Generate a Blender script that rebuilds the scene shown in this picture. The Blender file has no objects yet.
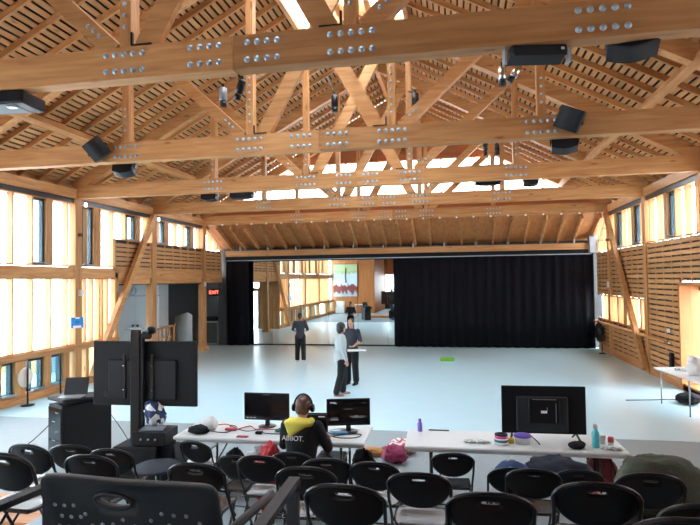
import bpy, bmesh, math, random
from mathutils import Vector, Matrix
random.seed(7)
scene = bpy.context.scene
# ---------------------------------------------------------------- camera
EYE = Vector((0.0, 0.0, 2.7))
YAW, PITCH, ROLL = .1855, .0309, -.0131
_f = Vector((-math.sin(YAW)*math.cos(PITCH), math.cos(YAW)*math.cos(PITCH), math.sin(PITCH)))
_r0 = Vector((math.cos(YAW), math.sin(YAW), 0))
_u0 = _r0.cross(_f)
_r = _r0*math.cos(ROLL) + _u0*math.sin(ROLL)
_u = -_r0*math.sin(ROLL) + _u0*math.cos(ROLL)
cam_data = bpy.data.cameras.new('camera')
cam = bpy.data.objects.new('camera', cam_data)
scene.collection.objects.link(cam)
cam.matrix_world = Matrix(((_r.x, _u.x, -_f.x, EYE.x), (_r.y, _u.y, -_f.y, EYE.y), (_r.z, _u.z, -_f.z, EYE.z), (0, 0, 0, 1)))
cam_data.sensor_width = 36
cam_data.lens = 558/700*36
cam_data.clip_start = .05
scene.camera = cam
# ---------------------------------------------------------------- world: bright overcast sky
world = bpy.data.worlds.new('overcast_sky'); scene.world = world; world.use_nodes = True
wn = world.node_tree.nodes; wn.clear()
bgn = wn.new('ShaderNodeBackground'); bgn.inputs[0].default_value = (.84, .93, 1.0, 1); bgn.inputs[1].default_value = 9.0
won = wn.new('ShaderNodeOutputWorld'); world.node_tree.links.new(bgn.outputs[0], won.inputs[0])
scene.view_settings.view_transform = 'Standard'
scene.view_settings.look = 'None'
scene.view_settings.gamma = 1.0
scene.view_settings.use_curve_mapping = False
scene.view_settings.exposure = 1.2
scene.cycles.max_bounces = 14
scene.cycles.diffuse_bounces = 8
scene.cycles.transparent_max_bounces = 16
scene.cycles.glossy_bounces = 5

def portal(name, loc, rot, sx, sy):                    # daylight openings: guide the sky's light through the windows
    l = bpy.data.lights.new(name, 'AREA'); l.shape = 'RECTANGLE'; l.size = sx; l.size_y = sy; l.cycles.is_portal = True
    o = bpy.data.objects.new(name, l); o.location = loc; o.rotation_euler = rot; scene.collection.objects.link(o)
portal('daylight_left', (-10.12, 10.0, 2.6), (0, -math.pi/2, 0), 5.2, 22)
portal('daylight_right', (5.85, 10.0, 2.6), (0, math.pi/2, 0), 5.2, 26)
portal('daylight_gable', (-2.245, 20.95, 6.3), (-math.pi/2, 0, 0), 12, 1.7)
portal('daylight_skylight', (-2.245, 9.5, 9.6), (0, 0, 0), 2.6, 11.2)

# ---------------------------------------------------------------- constants of the hall
XL, XR, XC = -9.73, 5.24, -2.245
TY = [1.80, 5.56, 9.32, 13.08, 16.84, 20.60]           # truss lines
CT, CB = 5.27, 4.92                                     # top and underside of the bottom chords
RZ, SL = 9.25, .535                                     # underside of rafters: z = RZ - SL*|x-XC|
PL0, PL1 = 4.92, 5.16                                   # wall plate

# ---------------------------------------------------------------- materials
MATS = {}
def new_mat(name):
    m = bpy.data.materials.new(name); m.use_nodes = True; MATS[name] = m
    return m, m.node_tree.nodes, m.node_tree.links, m.node_tree.nodes['Principled BSDF']
def flat(name, col, rough=.5, metal=0., spec=.5, bump=0., bscale=40., vary=.06):
    m, n, l, b = new_mat(name)
    b.inputs['Roughness'].default_value = rough; b.inputs['Metallic'].default_value = metal
    b.inputs['Specular IOR Level'].default_value = spec
    tc = n.new('ShaderNodeTexCoord'); no = n.new('ShaderNodeTexNoise'); no.inputs['Scale'].default_value = bscale*.4; no.inputs['Detail'].default_value = 3
    l.new(tc.outputs['Object'], no.inputs['Vector'])
    mx = n.new('ShaderNodeMixRGB'); mx.blend_type = 'MULTIPLY'; mx.inputs[0].default_value = 1
    rp = n.new('ShaderNodeValToRGB'); rp.color_ramp.elements[0].color = (1-vary*2,)*3+(1,); rp.color_ramp.elements[1].color = (1, 1, 1, 1)
    l.new(no.outputs['Fac'], rp.inputs[0]); mx.inputs[1].default_value = (*col, 1); l.new(rp.outputs[0], mx.inputs[2]); l.new(mx.outputs[0], b.inputs['Base Color'])
    if bump:
        bp = n.new('ShaderNodeBump'); bp.inputs['Strength'].default_value = bump; bp.inputs['Distance'].default_value = .01
        n2 = n.new('ShaderNodeTexNoise'); n2.inputs['Scale'].default_value = bscale; l.new(tc.outputs['Object'], n2.inputs['Vector'])
        l.new(n2.outputs['Fac'], bp.inputs['Height']); l.new(bp.outputs[0], b.inputs['Normal'])
    return m
def wood(name, axis, c1, c2, rough=.55, scale=1.0, knots=True):
    m, n, l, b = new_mat(name)
    tc = n.new('ShaderNodeTexCoord'); oi = n.new('ShaderNodeObjectInfo')
    ad = n.new('ShaderNodeVectorMath'); ad.operation = 'ADD'; sc = n.new('ShaderNodeVectorMath'); sc.operation = 'SCALE'; sc.inputs[0].default_value = (13, 7, 5)
    l.new(oi.outputs['Random'], sc.inputs['Scale']); l.new(tc.outputs['Object'], ad.inputs[0]); l.new(sc.outputs[0], ad.inputs[1])
    mp = n.new('ShaderNodeMapping'); s = [14*scale]*3; s['xyz'.index(axis)] = 1.1*scale; mp.inputs['Scale'].default_value = s
    l.new(ad.outputs[0], mp.inputs[0])
    no = n.new('ShaderNodeTexNoise'); no.inputs['Scale'].default_value = 1.0; no.inputs['Detail'].default_value = 6; no.inputs['Distortion'].default_value = .6; l.new(mp.outputs[0], no.inputs['Vector'])
    rp = n.new('ShaderNodeValToRGB'); e = rp.color_ramp.elements; e[0].position = .3; e[0].color = (*c2, 1); e[1].position = .68; e[1].color = (*c1, 1)
    l.new(no.outputs['Fac'], rp.inputs[0])
    out = rp.outputs[0]
    if knots:
        m2 = n.new('ShaderNodeMapping'); s2 = [5.0]*3; s2['xyz'.index(axis)] = 1.6; m2.inputs['Scale'].default_value = s2; l.new(ad.outputs[0], m2.inputs[0])
        vo = n.new('ShaderNodeTexVoronoi'); vo.inputs['Scale'].default_value = .8; l.new(m2.outputs[0], vo.inputs['Vector'])
        r2 = n.new('ShaderNodeValToRGB'); r2.color_ramp.elements[0].position = .04; r2.color_ramp.elements[0].color = (.45, .3, .2, 1); r2.color_ramp.elements[1].position = .13; r2.color_ramp.elements[1].color = (1, 1, 1, 1)
        l.new(vo.outputs['Distance'], r2.inputs[0])
        mk = n.new('ShaderNodeMixRGB'); mk.blend_type = 'MULTIPLY'; mk.inputs[0].default_value = .75; l.new(out, mk.inputs[1]); l.new(r2.outputs[0], mk.inputs[2]); out = mk.outputs[0]
    hs = n.new('ShaderNodeHueSaturation'); ma = n.new('ShaderNodeMapRange'); ma.inputs['To Min'].default_value = .84; ma.inputs['To Max'].default_value = 1.14
    l.new(oi.outputs['Random'], ma.inputs[0]); l.new(ma.outputs[0], hs.inputs['Value']); l.new(out, hs.inputs['Color']); l.new(hs.outputs[0], b.inputs['Base Color'])
    b.inputs['Roughness'].default_value = rough; b.inputs['Specular IOR Level'].default_value = .35
    bp = n.new('ShaderNodeBump'); bp.inputs['Strength'].default_value = .12; bp.inputs['Distance'].default_value = .01; l.new(no.outputs['Fac'], bp.inputs['Height']); l.new(bp.outputs[0], b.inputs['Normal'])
    return m
FIR1, FIR2 = (.60, .315, .125), (.43, .19, .065)
for ax in 'xyz': wood('fir_'+ax, ax, FIR1, FIR2)
for ax in 'xyz': wood('ply_'+ax, ax, (.54, .24, .09), (.42, .165, .055), scale=.5, knots=False)
for ax in 'y': wood('slat_'+ax, ax, (.56, .295, .12), (.42, .20, .075), scale=.8)
wood('red_ply', 'x', (.40, .15, .06), (.30, .10, .04), scale=.5, knots=False)
wood('block_wall', 'z', (.50, .20, .06), (.36, .13, .035), scale=.6, knots=False)
flat('deck_dark', (.030, .018, .012), .9)
flat('black_matte', (.006, .006, .008), .6, spec=.25)
flat('black_plastic', (.0035, .0035, .0045), .30, spec=.28)
flat('seat_plastic', (.012, .013, .015), .25, spec=.7)
flat('black_metal', (.006, .006, .008), .3, spec=.5)
flat('speaker_black', (.007, .009, .014), .45, spec=.3)
flat('speaker_grille', (.010, .013, .018), .7, bump=.5, bscale=300)
flat('steel', (.40, .50, .58), .35, metal=.45)
flat('chrome', (.75, .77, .8), .18, metal=1)
flat('grey_steel', (.32, .36, .40), .45, metal=.5)
flat('window_dark', (.05, .055, .06), .4)
flat('white_paint', (.72, .76, .76), .6)
flat('grey_paint', (.30, .34, .35), .7)
flat('dark_paint', (.05, .05, .05), .8)
flat('white_plastic', (.70, .74, .74), .4, bump=.08, bscale=90)
flat('concrete', (.26, .32, .34), .55, bump=.15, bscale=25, vary=.08)
flat('tier_grey', (.24, .33, .38), .45, bump=.15, bscale=25, vary=.06)
flat('outside_ground', (.62, .63, .62), .9)
flat('charcoal_plastic', (.012, .015, .020), .55, bump=.1, bscale=200)
flat('screen_black', (.006, .006, .008), .12, spec=.6)
flat('skin', (.50, .26, .17), .55)
flat('hair_black', (.010, .008, .007), .5, bump=.4, bscale=120)
flat('hair_brown', (.10, .035, .018), .5, bump=.4, bscale=120)
flat('cloth_black', (.005, .005, .007), .9, bump=.2, bscale=60)
flat('cloth_navy', (.020, .028, .045), .85, bump=.2, bscale=60)
flat('cloth_slate', (.022, .028, .042), .85, bump=.2, bscale=60)
flat('cloth_grey', (.42, .47, .48), .85, bump=.2, bscale=60)
flat('cloth_yellow', (.78, .68, .10), .8, bump=.2, bscale=60)
flat('cloth_teal', (.012, .09, .08), .8, bump=.4, bscale=60)
flat('cloth_olive', (.075, .085, .06), .85, bump=.5, bscale=40)
flat('cloth_blue', (.03, .06, .16), .8, bump=.5, bscale=40)
flat('cloth_red', (.45, .02, .03), .7, bump=.4, bscale=40)
flat('cloth_maroon', (.16, .015, .025), .8, bump=.5, bscale=40)
flat('cloth_pink', (.45, .05, .16), .6, bump=.6, bscale=30, vary=.3)
flat('pack_orange', (.65, .30, .06), .5, vary=.3)
flat('pack_yellow', (.8, .55, .05), .4)
flat('tape_pink', (.85, .08, .30), .4)
flat('tape_teal', (.02, .16, .20), .4)
flat('lid_purple', (.16, .10, .50), .4)
flat('bottle_purple', (.28, .20, .75), .35)
flat('can_red', (.65, .10, .14), .35)
flat('paper', (.85, .85, .85), .7, bump=.3, bscale=30)
flat('paper_cream', (.75, .66, .58), .7)
flat('foam_green', (.18, .50, .05), .7)
flat('foam_blue', (.12, .35, .60), .6)
flat('cable_black', (.01, .01, .01), .5)
flat('cable_red', (.55, .06, .03), .5)
flat('cable_white', (.8, .8, .8), .5)
flat('sign_blue', (.02, .30, .80), .5, vary=0)
flat('sign_white', (.9, .95, .97), .5)
flat('sign_navy', (.01, .08, .35), .5)
flat('marley', (.52, .75, .84), .30, spec=.4, bump=.03, bscale=5, vary=.035)
def special(name, fn):
    m = bpy.data.materials.new(name); m.use_nodes = True; MATS[name] = m
    n = m.node_tree.nodes; n.clear(); fn(n, m.node_tree.links); return m
def _pane(tint, tr, milky):
    def fn(n, l):
        o = n.new('ShaderNodeOutputMaterial'); t = n.new('ShaderNodeBsdfTransparent'); t.inputs[0].default_value = (*tint, 1)
        g = n.new('ShaderNodeBsdfGlossy'); g.inputs['Roughness'].default_value = .08
        d = n.new('ShaderNodeBsdfTranslucent'); d.inputs[0].default_value = (.95, .97, 1, 1)
        a = n.new('ShaderNodeMixShader'); a.inputs[0].default_value = milky; l.new(t.outputs[0], a.inputs[1]); l.new(d.outputs[0], a.inputs[2])
        f = n.new('ShaderNodeMixShader'); f.inputs[0].default_value = 1-tr; l.new(a.outputs[0], f.inputs[1]); l.new(g.outputs[0], f.inputs[2]); l.new(f.outputs[0], o.inputs[0])
    return fn
special('milky_pane', _pane((.97, .98, 1), .93, .35))
special('clear_pane', _pane((.72, .84, .88), .93, .0))
def _emit(col, s):
    def fn(n, l):
        o = n.new('ShaderNodeOutputMaterial'); e = n.new('ShaderNodeEmission'); e.inputs[0].default_value = (*col, 1); e.inputs[1].default_value = s; l.new(e.outputs[0], o.inputs[0])
    return fn
special('exit_red', _emit((1, .12, .08), 2.2)); special('screen_grey', _emit((.35, .37, .38), .6)); special('screen_dim', _emit((.12, .13, .13), .5)); special('lamp_white', _emit((1, .95, .85), 3))
special('mirror_glass', lambda n, l: (lambda o, g: (g.inputs.__getitem__(0).__setattr__('default_value', (.74, .80, .80, 1)), g.inputs['Roughness'].__setattr__('default_value', .015), l.new(g.outputs[0], o.inputs[0])))(n.new('ShaderNodeOutputMaterial'), n.new('ShaderNodeBsdfGlossy')))
m, n, l, b = new_mat('teal_bottle'); b.inputs['Base Color'].default_value = (.10, .62, .68, 1); b.inputs['Transmission Weight'].default_value = .35; b.inputs['Roughness'].default_value = .15
m, n, l, b = new_mat('curtain_black'); b.inputs['Base Color'].default_value = (.006, .006, .009, 1); b.inputs['Roughness'].default_value = .9; b.inputs['Specular IOR Level'].default_value = .15
def check_mat(name, ca, cb, sc):
    m, n, l, b = new_mat(name); tc = n.new('ShaderNodeTexCoord'); v = n.new('ShaderNodeTexVoronoi'); v.inputs['Scale'].default_value = sc; l.new(tc.outputs['Object'], v.inputs['Vector'])
    r = n.new('ShaderNodeValToRGB'); r.color_ramp.interpolation = 'CONSTANT'; r.color_ramp.elements[0].color = (*ca, 1); r.color_ramp.elements[1].color = (*cb, 1); r.color_ramp.elements[1].position = .5
    sp = n.new('ShaderNodeSeparateColor'); l.new(v.outputs['Color'], sp.inputs[0]); l.new(sp.outputs[0], r.inputs[0]); l.new(r.outputs[0], b.inputs['Base Color']); b.inputs['Roughness'].default_value = .8
check_mat('navy_white_cloth', (.02, .04, .12), (.8, .82, .85), 14)
check_mat('pink_white_cloth', (.75, .72, .72), (.55, .10, .14), 22)
check_mat('mixed_clutter', (.75, .78, .78), (.35, .40, .35), 40)
def painting_mat():
    m, n, l, b = new_mat('painted_canvas')
    tc = n.new('ShaderNodeTexCoord'); sp = n.new('ShaderNodeSeparateXYZ'); l.new(tc.outputs['Generated'], sp.inputs[0])
    no = n.new('ShaderNodeTexNoise'); no.inputs['Scale'].default_value = 7; no.inputs['Detail'].default_value = 5; l.new(tc.outputs['Generated'], no.inputs['Vector'])
    ad = n.new('ShaderNodeMath'); ad.operation = 'MULTIPLY_ADD'; ad.inputs[1].default_value = .40; l.new(no.outputs['Fac'], ad.inputs[0]); l.new(sp.outputs['Z'], ad.inputs[2])
    r = n.new('ShaderNodeValToRGB'); el = r.color_ramp.elements
    el[0].position = .12; el[0].color = (.40, .48, .50, 1); el[1].position = 1.0; el[1].color = (.36, .48, .25, 1)
    for p, c in ((.30, (.30, .36, .38)), (.35, (.16, .03, .02)), (.52, (.18, .03, .03)), (.57, (.45, .58, .62)), (.88, (.45, .58, .62)), (.96, (.25, .38, .12))):
        q = el.new(p); q.color = (*c, 1)
    l.new(ad.outputs[0], r.inputs[0]); l.new(r.outputs[0], b.inputs['Base Color']); b.inputs['Roughness'].default_value = .7
painting_mat()

# ---------------------------------------------------------------- mesh building
class MB:
    def __init__(s): s.v = []; s.f = []; s.smooth = []
    def add(s, vs, fs, smooth=False):
        o = len(s.v); s.v += [tuple(v) for v in vs]; s.f += [tuple(i+o for i in f) for f in fs]; s.smooth += [smooth]*len(fs); return s
    def box(s, x0, x1, y0, y1, z0, z1, mat=None):
        vs = [Vector((x, y, z)) for z in (z0, z1) for y in (y0, y1) for x in (x0, x1)]
        if mat is not None: vs = [mat @ v for v in vs]
        return s.add(vs, [(0, 2, 3, 1), (4, 5, 7, 6), (0, 1, 5, 4), (2, 6, 7, 3), (0, 4, 6, 2), (1, 3, 7, 5)])
    def cbox(s, c, d, rot=None, bev=0.):
        c = Vector(c); x, y, z = d[0]/2, d[1]/2, d[2]/2
        M = Matrix.Translation(c) @ (rot.to_4x4() if rot is not None else Matrix.Identity(4))
        if not bev: return s.box(-x, x, -y, y, -z, z, M)
        b = bev; vs = []; fs = []
        pts = [(-x+b, -y), (x-b, -y), (x, -y+b), (x, y-b), (x-b, y), (-x+b, y), (-x, y-b), (-x, -y+b)]
        ins = [(-x+b, -y+b), (x-b, -y+b), (x-b, -y+b), (x-b, y-b), (x-b, y-b), (-x+b, y-b), (-x+b, y-b), (-x+b, -y+b)]
        rings = [[(px, py, -z) for px, py in ins], [(px, py, -z+b) for px, py in pts], [(px, py, z-b) for px, py in pts], [(px, py, z) for px, py in ins]]
        for r in rings: vs += [M @ Vector(p) for p in r]
        for k in range(3):
            for i in range(8): j = (i+1) % 8; fs.append((k*8+i, k*8+j, (k+1)*8+j, (k+1)*8+i))
        fs.append(tuple(range(7, -1, -1))); fs.append(tuple(range(24, 32)))
        return s.add(vs, fs)
    def beam(s, a, b, w, h, up=(0, 0, 1)):             # rectangular bar from a to b: w across, h along up
        a, b = Vector(a), Vector(b); d = (b-a).normalized(); up = Vector(up)
        sd = d.cross(up)
        if sd.length < 1e-4: sd = d.cross(Vector((0, 1, 0)))
        sd.normalize(); u = sd.cross(d).normalized()
        vs = [p+sd*x*w/2+u*y*h/2 for p in (a, b) for x, y in ((-1, -1), (1, -1), (1, 1), (-1, 1))]
        return s.add(vs, [(0, 1, 2, 3), (7, 6, 5, 4), (0, 4, 5, 1), (1, 5, 6, 2), (2, 6, 7, 3), (3, 7, 4, 0)])
    def tube(s, pts, r, n=8, closed=False, caps=True):
        pts = [Vector(p) for p in pts]; rs = r if isinstance(r, (list, tuple)) else [r]*len(pts)
        N = len(pts); vs = []; fs = []; prev = None
        for i, p in enumerate(pts):
            if closed: t = pts[(i+1) % N]-pts[i-1]
            else: t = pts[min(i+1, N-1)]-pts[max(i-1, 0)]
            t.normalize()
            if prev is None: a = Vector((0, 0, 1)) if abs(t.z) < .9 else Vector((1, 0, 0)); u = t.cross(a).normalized()
            else: u = prev-t*prev.dot(t); u = u.normalized() if u.length > 1e-6 else t.orthogonal().normalized()
            prev = u; w = t.cross(u)
            for k in range(n): an = 2*math.pi*k/n; vs.append(p+(u*math.cos(an)+w*math.sin(an))*rs[i])
        for i in range(N if closed else N-1):
            j = (i+1) % N
            for k in range(n): m_ = (k+1) % n; fs.append((i*n+k, i*n+m_, j*n+m_, j*n+k))
        s.add(vs, fs, True)
        if caps and not closed: s.f += [tuple(len(s.v)-N*n+k for k in range(n-1, -1, -1)), tuple(len(s.v)-n+k for k in range(n))]; s.smooth += [False]*2
        return s
    def lathe(s, prof, n=20, c=(0, 0, 0), rot=None):
        c = Vector(c); vs = []; fs = []
        for r, z in prof:
            for k in range(n):
                an = 2*math.pi*k/n; p = Vector((max(r, 1e-4)*math.cos(an), max(r, 1e-4)*math.sin(an), z)); vs.append(c+(rot @ p if rot is not None else p))
        for i in range(len(prof)-1):
            for k in range(n): m_ = (k+1) % n; fs.append((i*n+k, i*n+m_, (i+1)*n+m_, (i+1)*n+k))
        fs.append(tuple(range(n-1, -1, -1))); fs.append(tuple((len(prof)-1)*n+k for k in range(n)))
        return s.add(vs, fs, True)
    def ball(s, c, r, n=12, m_=8, jit=0., rot=None, seed=0):
        c = Vector(c); r = (r, r, r) if not isinstance(r, (tuple, list)) else r; vs = []; fs = []; rnd = random.Random(seed)
        for i in range(m_+1):
            th = math.pi*i/m_
            for k in range(n):
                an = 2*math.pi*k/n; q = 1+rnd.uniform(-jit, jit) if 0 < i < m_ else 1
                p = Vector((r[0]*math.sin(th)*math.cos(an)*q, r[1]*math.sin(th)*math.sin(an)*q, r[2]*math.cos(th)*q)); vs.append(c+(rot @ p if rot is not None else p))
        for i in range(m_):
            for k in range(n): j = (k+1) % n; fs.append((i*n+k, (i+1)*n+k, (i+1)*n+j, i*n+j))
        return s.add(vs, fs, True)
    def mesh(s, name, mat):
        me = bpy.data.meshes.new(name); me.from_pydata(s.v, [], s.f); me.materials.append(MATS[mat] if isinstance(mat, str) else mat)
        me.polygons.foreach_set('use_smooth', s.smooth); me.update(); return me
    def obj(s, name, mat, parent=None, loc=None):
        return link(name, s.mesh(name, mat), parent, loc)
def link(name, me, parent=None, loc=None, rot=None):
    o = bpy.data.objects.new(name, me); scene.collection.objects.link(o)
    if parent is not None: o.parent = parent
    if loc is not None: o.location = loc
    if rot is not None: o.rotation_euler = rot
    return o
def empty(name, loc=(0, 0, 0), rz=0.):
    o = bpy.data.objects.new(name, None); scene.collection.objects.link(o); o.location = loc; o.rotation_euler = (0, 0, rz); o.empty_display_size = .1; return o
def tag(o, label, cat, group=None):
    o['label'] = label; o['category'] = cat
    if group: o['group'] = group
    return o
def struct(o, label=None):
    o['kind'] = 'structure'
    if label: o['label'] = label
    return o
def kids(o): return [c for c in scene.collection.objects if c.parent == o]
def copy_tree(o, loc=None, rz=None, parent=None):
    c = o.copy(); scene.collection.objects.link(c)
    if parent is not None: c.parent = parent
    if loc is not None: c.location = loc
    if rz is not None: c.rotation_euler = (0, 0, rz)
    for ch in list(o.children): copy_tree(ch, parent=c)
    return c
def RX(a): return Matrix.Rotation(a, 3, 'X')
def RY(a): return Matrix.Rotation(a, 3, 'Y')
def RZm(a): return Matrix.Rotation(a, 3, 'Z')
def skew_end(s): pass
_cache = {}
def piece(name, dims, mat, parent, c, key=None, rot=None):   # box piece, mesh shared by size
    k = (name, tuple(round(d, 4) for d in dims), mat)
    if k not in _cache:
        m_ = MB(); m_.cbox((0, 0, 0), dims); _cache[k] = m_.mesh(name, mat)
    return link(name, _cache[k], parent, c, rot)

# ================================================================ THE SETTING
# floors
fl = struct(MB().box(-14.5, 5.55, 10.0, 24.4, -.06, 0).obj('floor', 'marley'), 'pale blue-white vinyl dance floor sheets over the hall')
for i, x in enumerate([-9.7 + .0 + 1.6*k for k in range(1, 10)]):
    pass
fl2 = struct(MB().box(-14.5, 5.55, -7.0, 10.0, -.06, -.004).obj('floor', 'concrete'), 'grey concrete floor in front of the vinyl, under the tables')
gr = struct(MB().box(-60, 60, -50, 80, -.35, -.25).obj('ground_outside', 'outside_ground'), 'pale ground outside the windows, added to bounce daylight inside')  # pale ground plane added to bounce daylight up to the roof

# ---- roof
ce = empty('ceiling', (XC, 0, 0)); struct(ce, 'open timber roof of rafters and spaced boards')
ang = math.atan(SL); NY0, NY1 = -6.2, 20.75; SKY0, SKY1, SKU = 4.4, 14.9, 1.25
def roof_piece(name, mat, sgn, u0, u1, w, z0off, h, y):
    # rafter from |x-XC|=u0..u1 ; bottom at RZ-SL*u + z0off
    L = (u1-u0)/math.cos(ang); um = (u0+u1)/2
    k = (name, round(L, 3), w, h, mat)
    if k not in _cache:
        m_ = MB(); m_.box(-L/2, L/2, -w/2, w/2, 0, h); _cache[k] = m_.mesh(name, mat)
    return link(name, _cache[k], ce, (sgn*um, y, RZ-SL*um+z0off), (0, sgn*ang, 0))
tb = 3.76/6
for sgn in (-1, 1):
    y = 1.80-12*tb
    k = -12
    while y < 20.5:
        on_truss = (k % 6 == 0) and k >= 0
        if not on_truss:
            u0 = SKU if SKY0 < y < SKY1 else .06
            roof_piece('rafter', 'fir_x', sgn, u0, 7.62, .05, .03, .105, y)
        y += tb; k += 1
    # boards
    zb = .03+.105/math.cos(ang)
    u = .12; pitch = .1225; bw = .103/math.cos(ang)*math.cos(ang)
    while u < 7.66:
        segs = [(NY0, SKY0), (SKY1, NY1)] if u < SKU+.04 else [(NY0, NY1)]
        for a, b_ in segs:
            k_ = ('roof_board', round(b_-a, 3))
            if k_ not in _cache: _cache[k_] = MB().box(-.046, .046, -(b_-a)/2, (b_-a)/2, 0, .022).mesh('roof_board', 'slat_y')
            link('roof_board', _cache[k_], ce, (sgn*u, (a+b_)/2, RZ-SL*u+zb+.0), (0, sgn*ang, 0))
        u += pitch
    # ridge-to-eave dark deck above the gaps
    for (a, b_, u0) in ((NY0, SKY0, 0), (SKY0, SKY1, SKU), (SKY1, NY1, 0)):
        u1 = 8.3; L = (u1-u0)/math.cos(ang); um = (u0+u1)/2
        m_ = MB(); m_.box(-L/2, L/2, -(b_-a)/2, (b_-a)/2, 0, .05)
        o = m_.obj('roof_deck', 'deck_dark', ce, (sgn*um, (a+b_)/2, RZ-SL*um+zb+.16)); o.rotation_euler = (0, sgn*ang, 0)
    # skylight curb, rails and panes
    o = MB().box(-.05, .05, SKY0, SKY1, 0, .30).obj('skylight_curb', 'fir_y', ce, (sgn*(SKU+.02), 0, RZ-SL*SKU-.06))
    for u in (.36, .80):
        MB().box(-.07, .07, SKY0, SKY1, -.12, .12).obj('skylight_rail', 'fir_y', ce, (sgn*u, 0, RZ-SL*u+.12))
    yy = SKY0
    while yy < SKY1-.1:
        o = MB().box(-SKU/2/math.cos(ang), SKU/2/math.cos(ang), .02, 1.30, 0, .01).obj('pane', 'milky_pane', ce, (sgn*SKU/2, yy, RZ-SL*SKU/2+zb+.12)); o.rotation_euler = (0, sgn*ang, 0); yy += 1.3125
MB().box(-.06, .06, NY0, NY1, -.1, .26).obj('ridge_beam', 'fir_y', ce, (0, 0, RZ-.05))
for sgn in (-1, 1):
    u = 6.0
    MB().box(-.07, .07, -4, 20.75, -.17, 0).obj('purlin', 'fir_y', ce, (sgn*u, 0, RZ-SL*u+.03)).rotation_euler = (0, sgn*ang, 0)

# ---- trusses (each one a thing)
def make_truss():
    t = empty('roof_truss', (XC, 0, 0))
    hw = 7.485
    # bottom chord of two lengths spliced near the middle
    MB().box(-hw+.0, -.004, -.10, .10, CB, CT).obj('bottom_chord', 'fir_x', t)
    MB().box(.004, hw, -.10, .10, CB+.004, CT+.004).obj('bottom_chord', 'fir_x', t)
    for sgn in (-1, 1):
        z = lambda u: RZ-SL*u
        MB().beam((sgn*7.55, 0, z(7.55)+.02), (sgn*.02, 0, z(.02)+.02), .20, .32).obj('top_chord', 'fir_x', t)
        for u in (1.25, 3.65):
            MB().box(sgn*u-.065, sgn*u+.065, -.085, .085, CT, z(u)-.14).obj('post', 'fir_z', t)
        # outer brace: from the foot of the inner post up to the head of the outer post
        MB().beam((sgn*1.40, 0, CT-.02), (sgn*3.55, 0, 7.24), .16, .19).obj('brace', 'fir_x', t)
        # crossing scissor braces
        yo = .0 if sgn > 0 else .0
        MB().beam((sgn*1.02, sgn*.045, CT-.02), (-sgn*.86, sgn*.045, z(.86)-.12), .085, .25).obj('scissor_brace', 'fir_x', t)
        # shoe
        s_ = MB(); s_.box(min(sgn*1.17, sgn*.93), max(sgn*1.17, sgn*.93), -.115, .115, CT+.004, CT+.018)
        s_.box(sgn*1.16-.012, sgn*1.16+.012, -.115, -.085, CT+.01, CT+.15); s_.obj('steel_shoe', 'black_metal', t)
        # pale edge block next to posts (second ply seen behind)
    bo = MB()
    def bolt(x, z, r=.033):
        bo.lathe([(r*1.0, 0), (r*1.0, .006), (r*.62, .006), (r*.62, .016), (.0, .016)], 12, (x, -.10, z), RX(math.pi/2))
    for sgn in (-1, 1):
        for cx, nn in ((3.64*sgn, 5), (1.26*sgn, 5), (.32*sgn, 4)):
            for k in range(nn):
                for zz in (5.01, 5.19): bolt(cx+(k-(nn-1)/2)*.108, zz)
        for k in range(7): bolt(1.25*sgn, CT+.22+k*.13, .022) if k < 7 else None
        for k in range(4): bolt(3.65*sgn, CT+.22+k*.13, .024)
        for k in range(3): bolt(sgn*(1.56+k*.068), CT+.15+k*.062, .024)
    # the slender members' bolt heads sit on their own front faces
    bo.obj('bolts', 'steel', t)['kind'] = 'stuff'
    return t
tr0 = make_truss()
tl = {1: 'nearest overhead timber roof truss, its bolted beam crossing the top of the view',
      2: 'second timber roof truss from the camera, two black speakers fixed to its beam',
      3: 'third timber roof truss from the camera, spanning in front of the far gable windows',
      4: 'fourth timber roof truss from the camera, its beam just below the gable windows',
      5: 'farthest timber roof truss, its beam at the head of the sloping plywood soffit',
      0: 'timber roof truss right behind and above the camera position'}
for k in range(6):
    o = tr0 if k == 1 else copy_tree(tr0)
    o.location = (XC, TY[k], 0); tag(o, tl[k], 'truss', 'timber roof trusses')

# ---- gable end with clerestory
gw = empty('wall_gable', (XC, 20.82, 0)); struct(gw, 'far gable wall of reddish plywood above a band of white windows')
zc = lambda u: RZ-SL*u+.2
m_ = MB()   # plywood above the windows: pentagon strip
def prism(mb, pts, y0, y1):
    n_ = len(pts); vs = [(x, y0, z) for x, z in pts]+[(x, y1, z) for x, z in pts]
    fs = [tuple(range(n_)), tuple(range(2*n_-1, n_-1, -1))]+[(i, n_+i, n_+(i+1) % n_, (i+1) % n_) for i in range(n_)]
    return mb.add(vs, fs)
WT, WB = 7.18, 5.55
prism(m_, [(-3.75, WT), (3.75, WT), (4.15, zc(4.15)), (0, zc(0)), (-4.15, zc(4.15))], 0, .1).obj('gable_panel', 'red_ply', gw)
for sgn in (-1, 1):
    prism(MB(), [(sgn*3.75, WT), (sgn*4.15, zc(4.15)), (sgn*7.9, zc(7.9)), (sgn*7.9, 5.0), (sgn*6.0, 5.0), (sgn*6.0, 5.93)][::sgn], 0, .1).obj('gable_panel', 'red_ply', gw)
MB().box(-6.0, 6.0, 0, .1, 5.2, WB).obj('gable_panel', 'red_ply', gw)
MB().box(-7.4, 7.4, -.06, .0, 4.95, 5.2).obj('ledger', 'fir_x', gw)
wg = empty('window_1', (XC, 20.86, 0)); struct(wg, 'long clerestory window across the far gable')
MB().box(-6.0, 6.0, -.03, .03, WB, WB+.05).obj('frame', 'fir_x', wg)
MB().box(-3.75, 3.75, -.03, .03, WT-.05, WT).obj('frame', 'fir_x', wg)
for sgn in (-1, 1): MB().beam((sgn*3.75, 0, WT-.02), (sgn*6.0, 0, 5.9), .06, .05).obj('frame', 'fir_x', wg)
k = -10
wtop = lambda x: min(WT, WT-(abs(x)-3.75)*(WT-5.93)/2.25)
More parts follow.
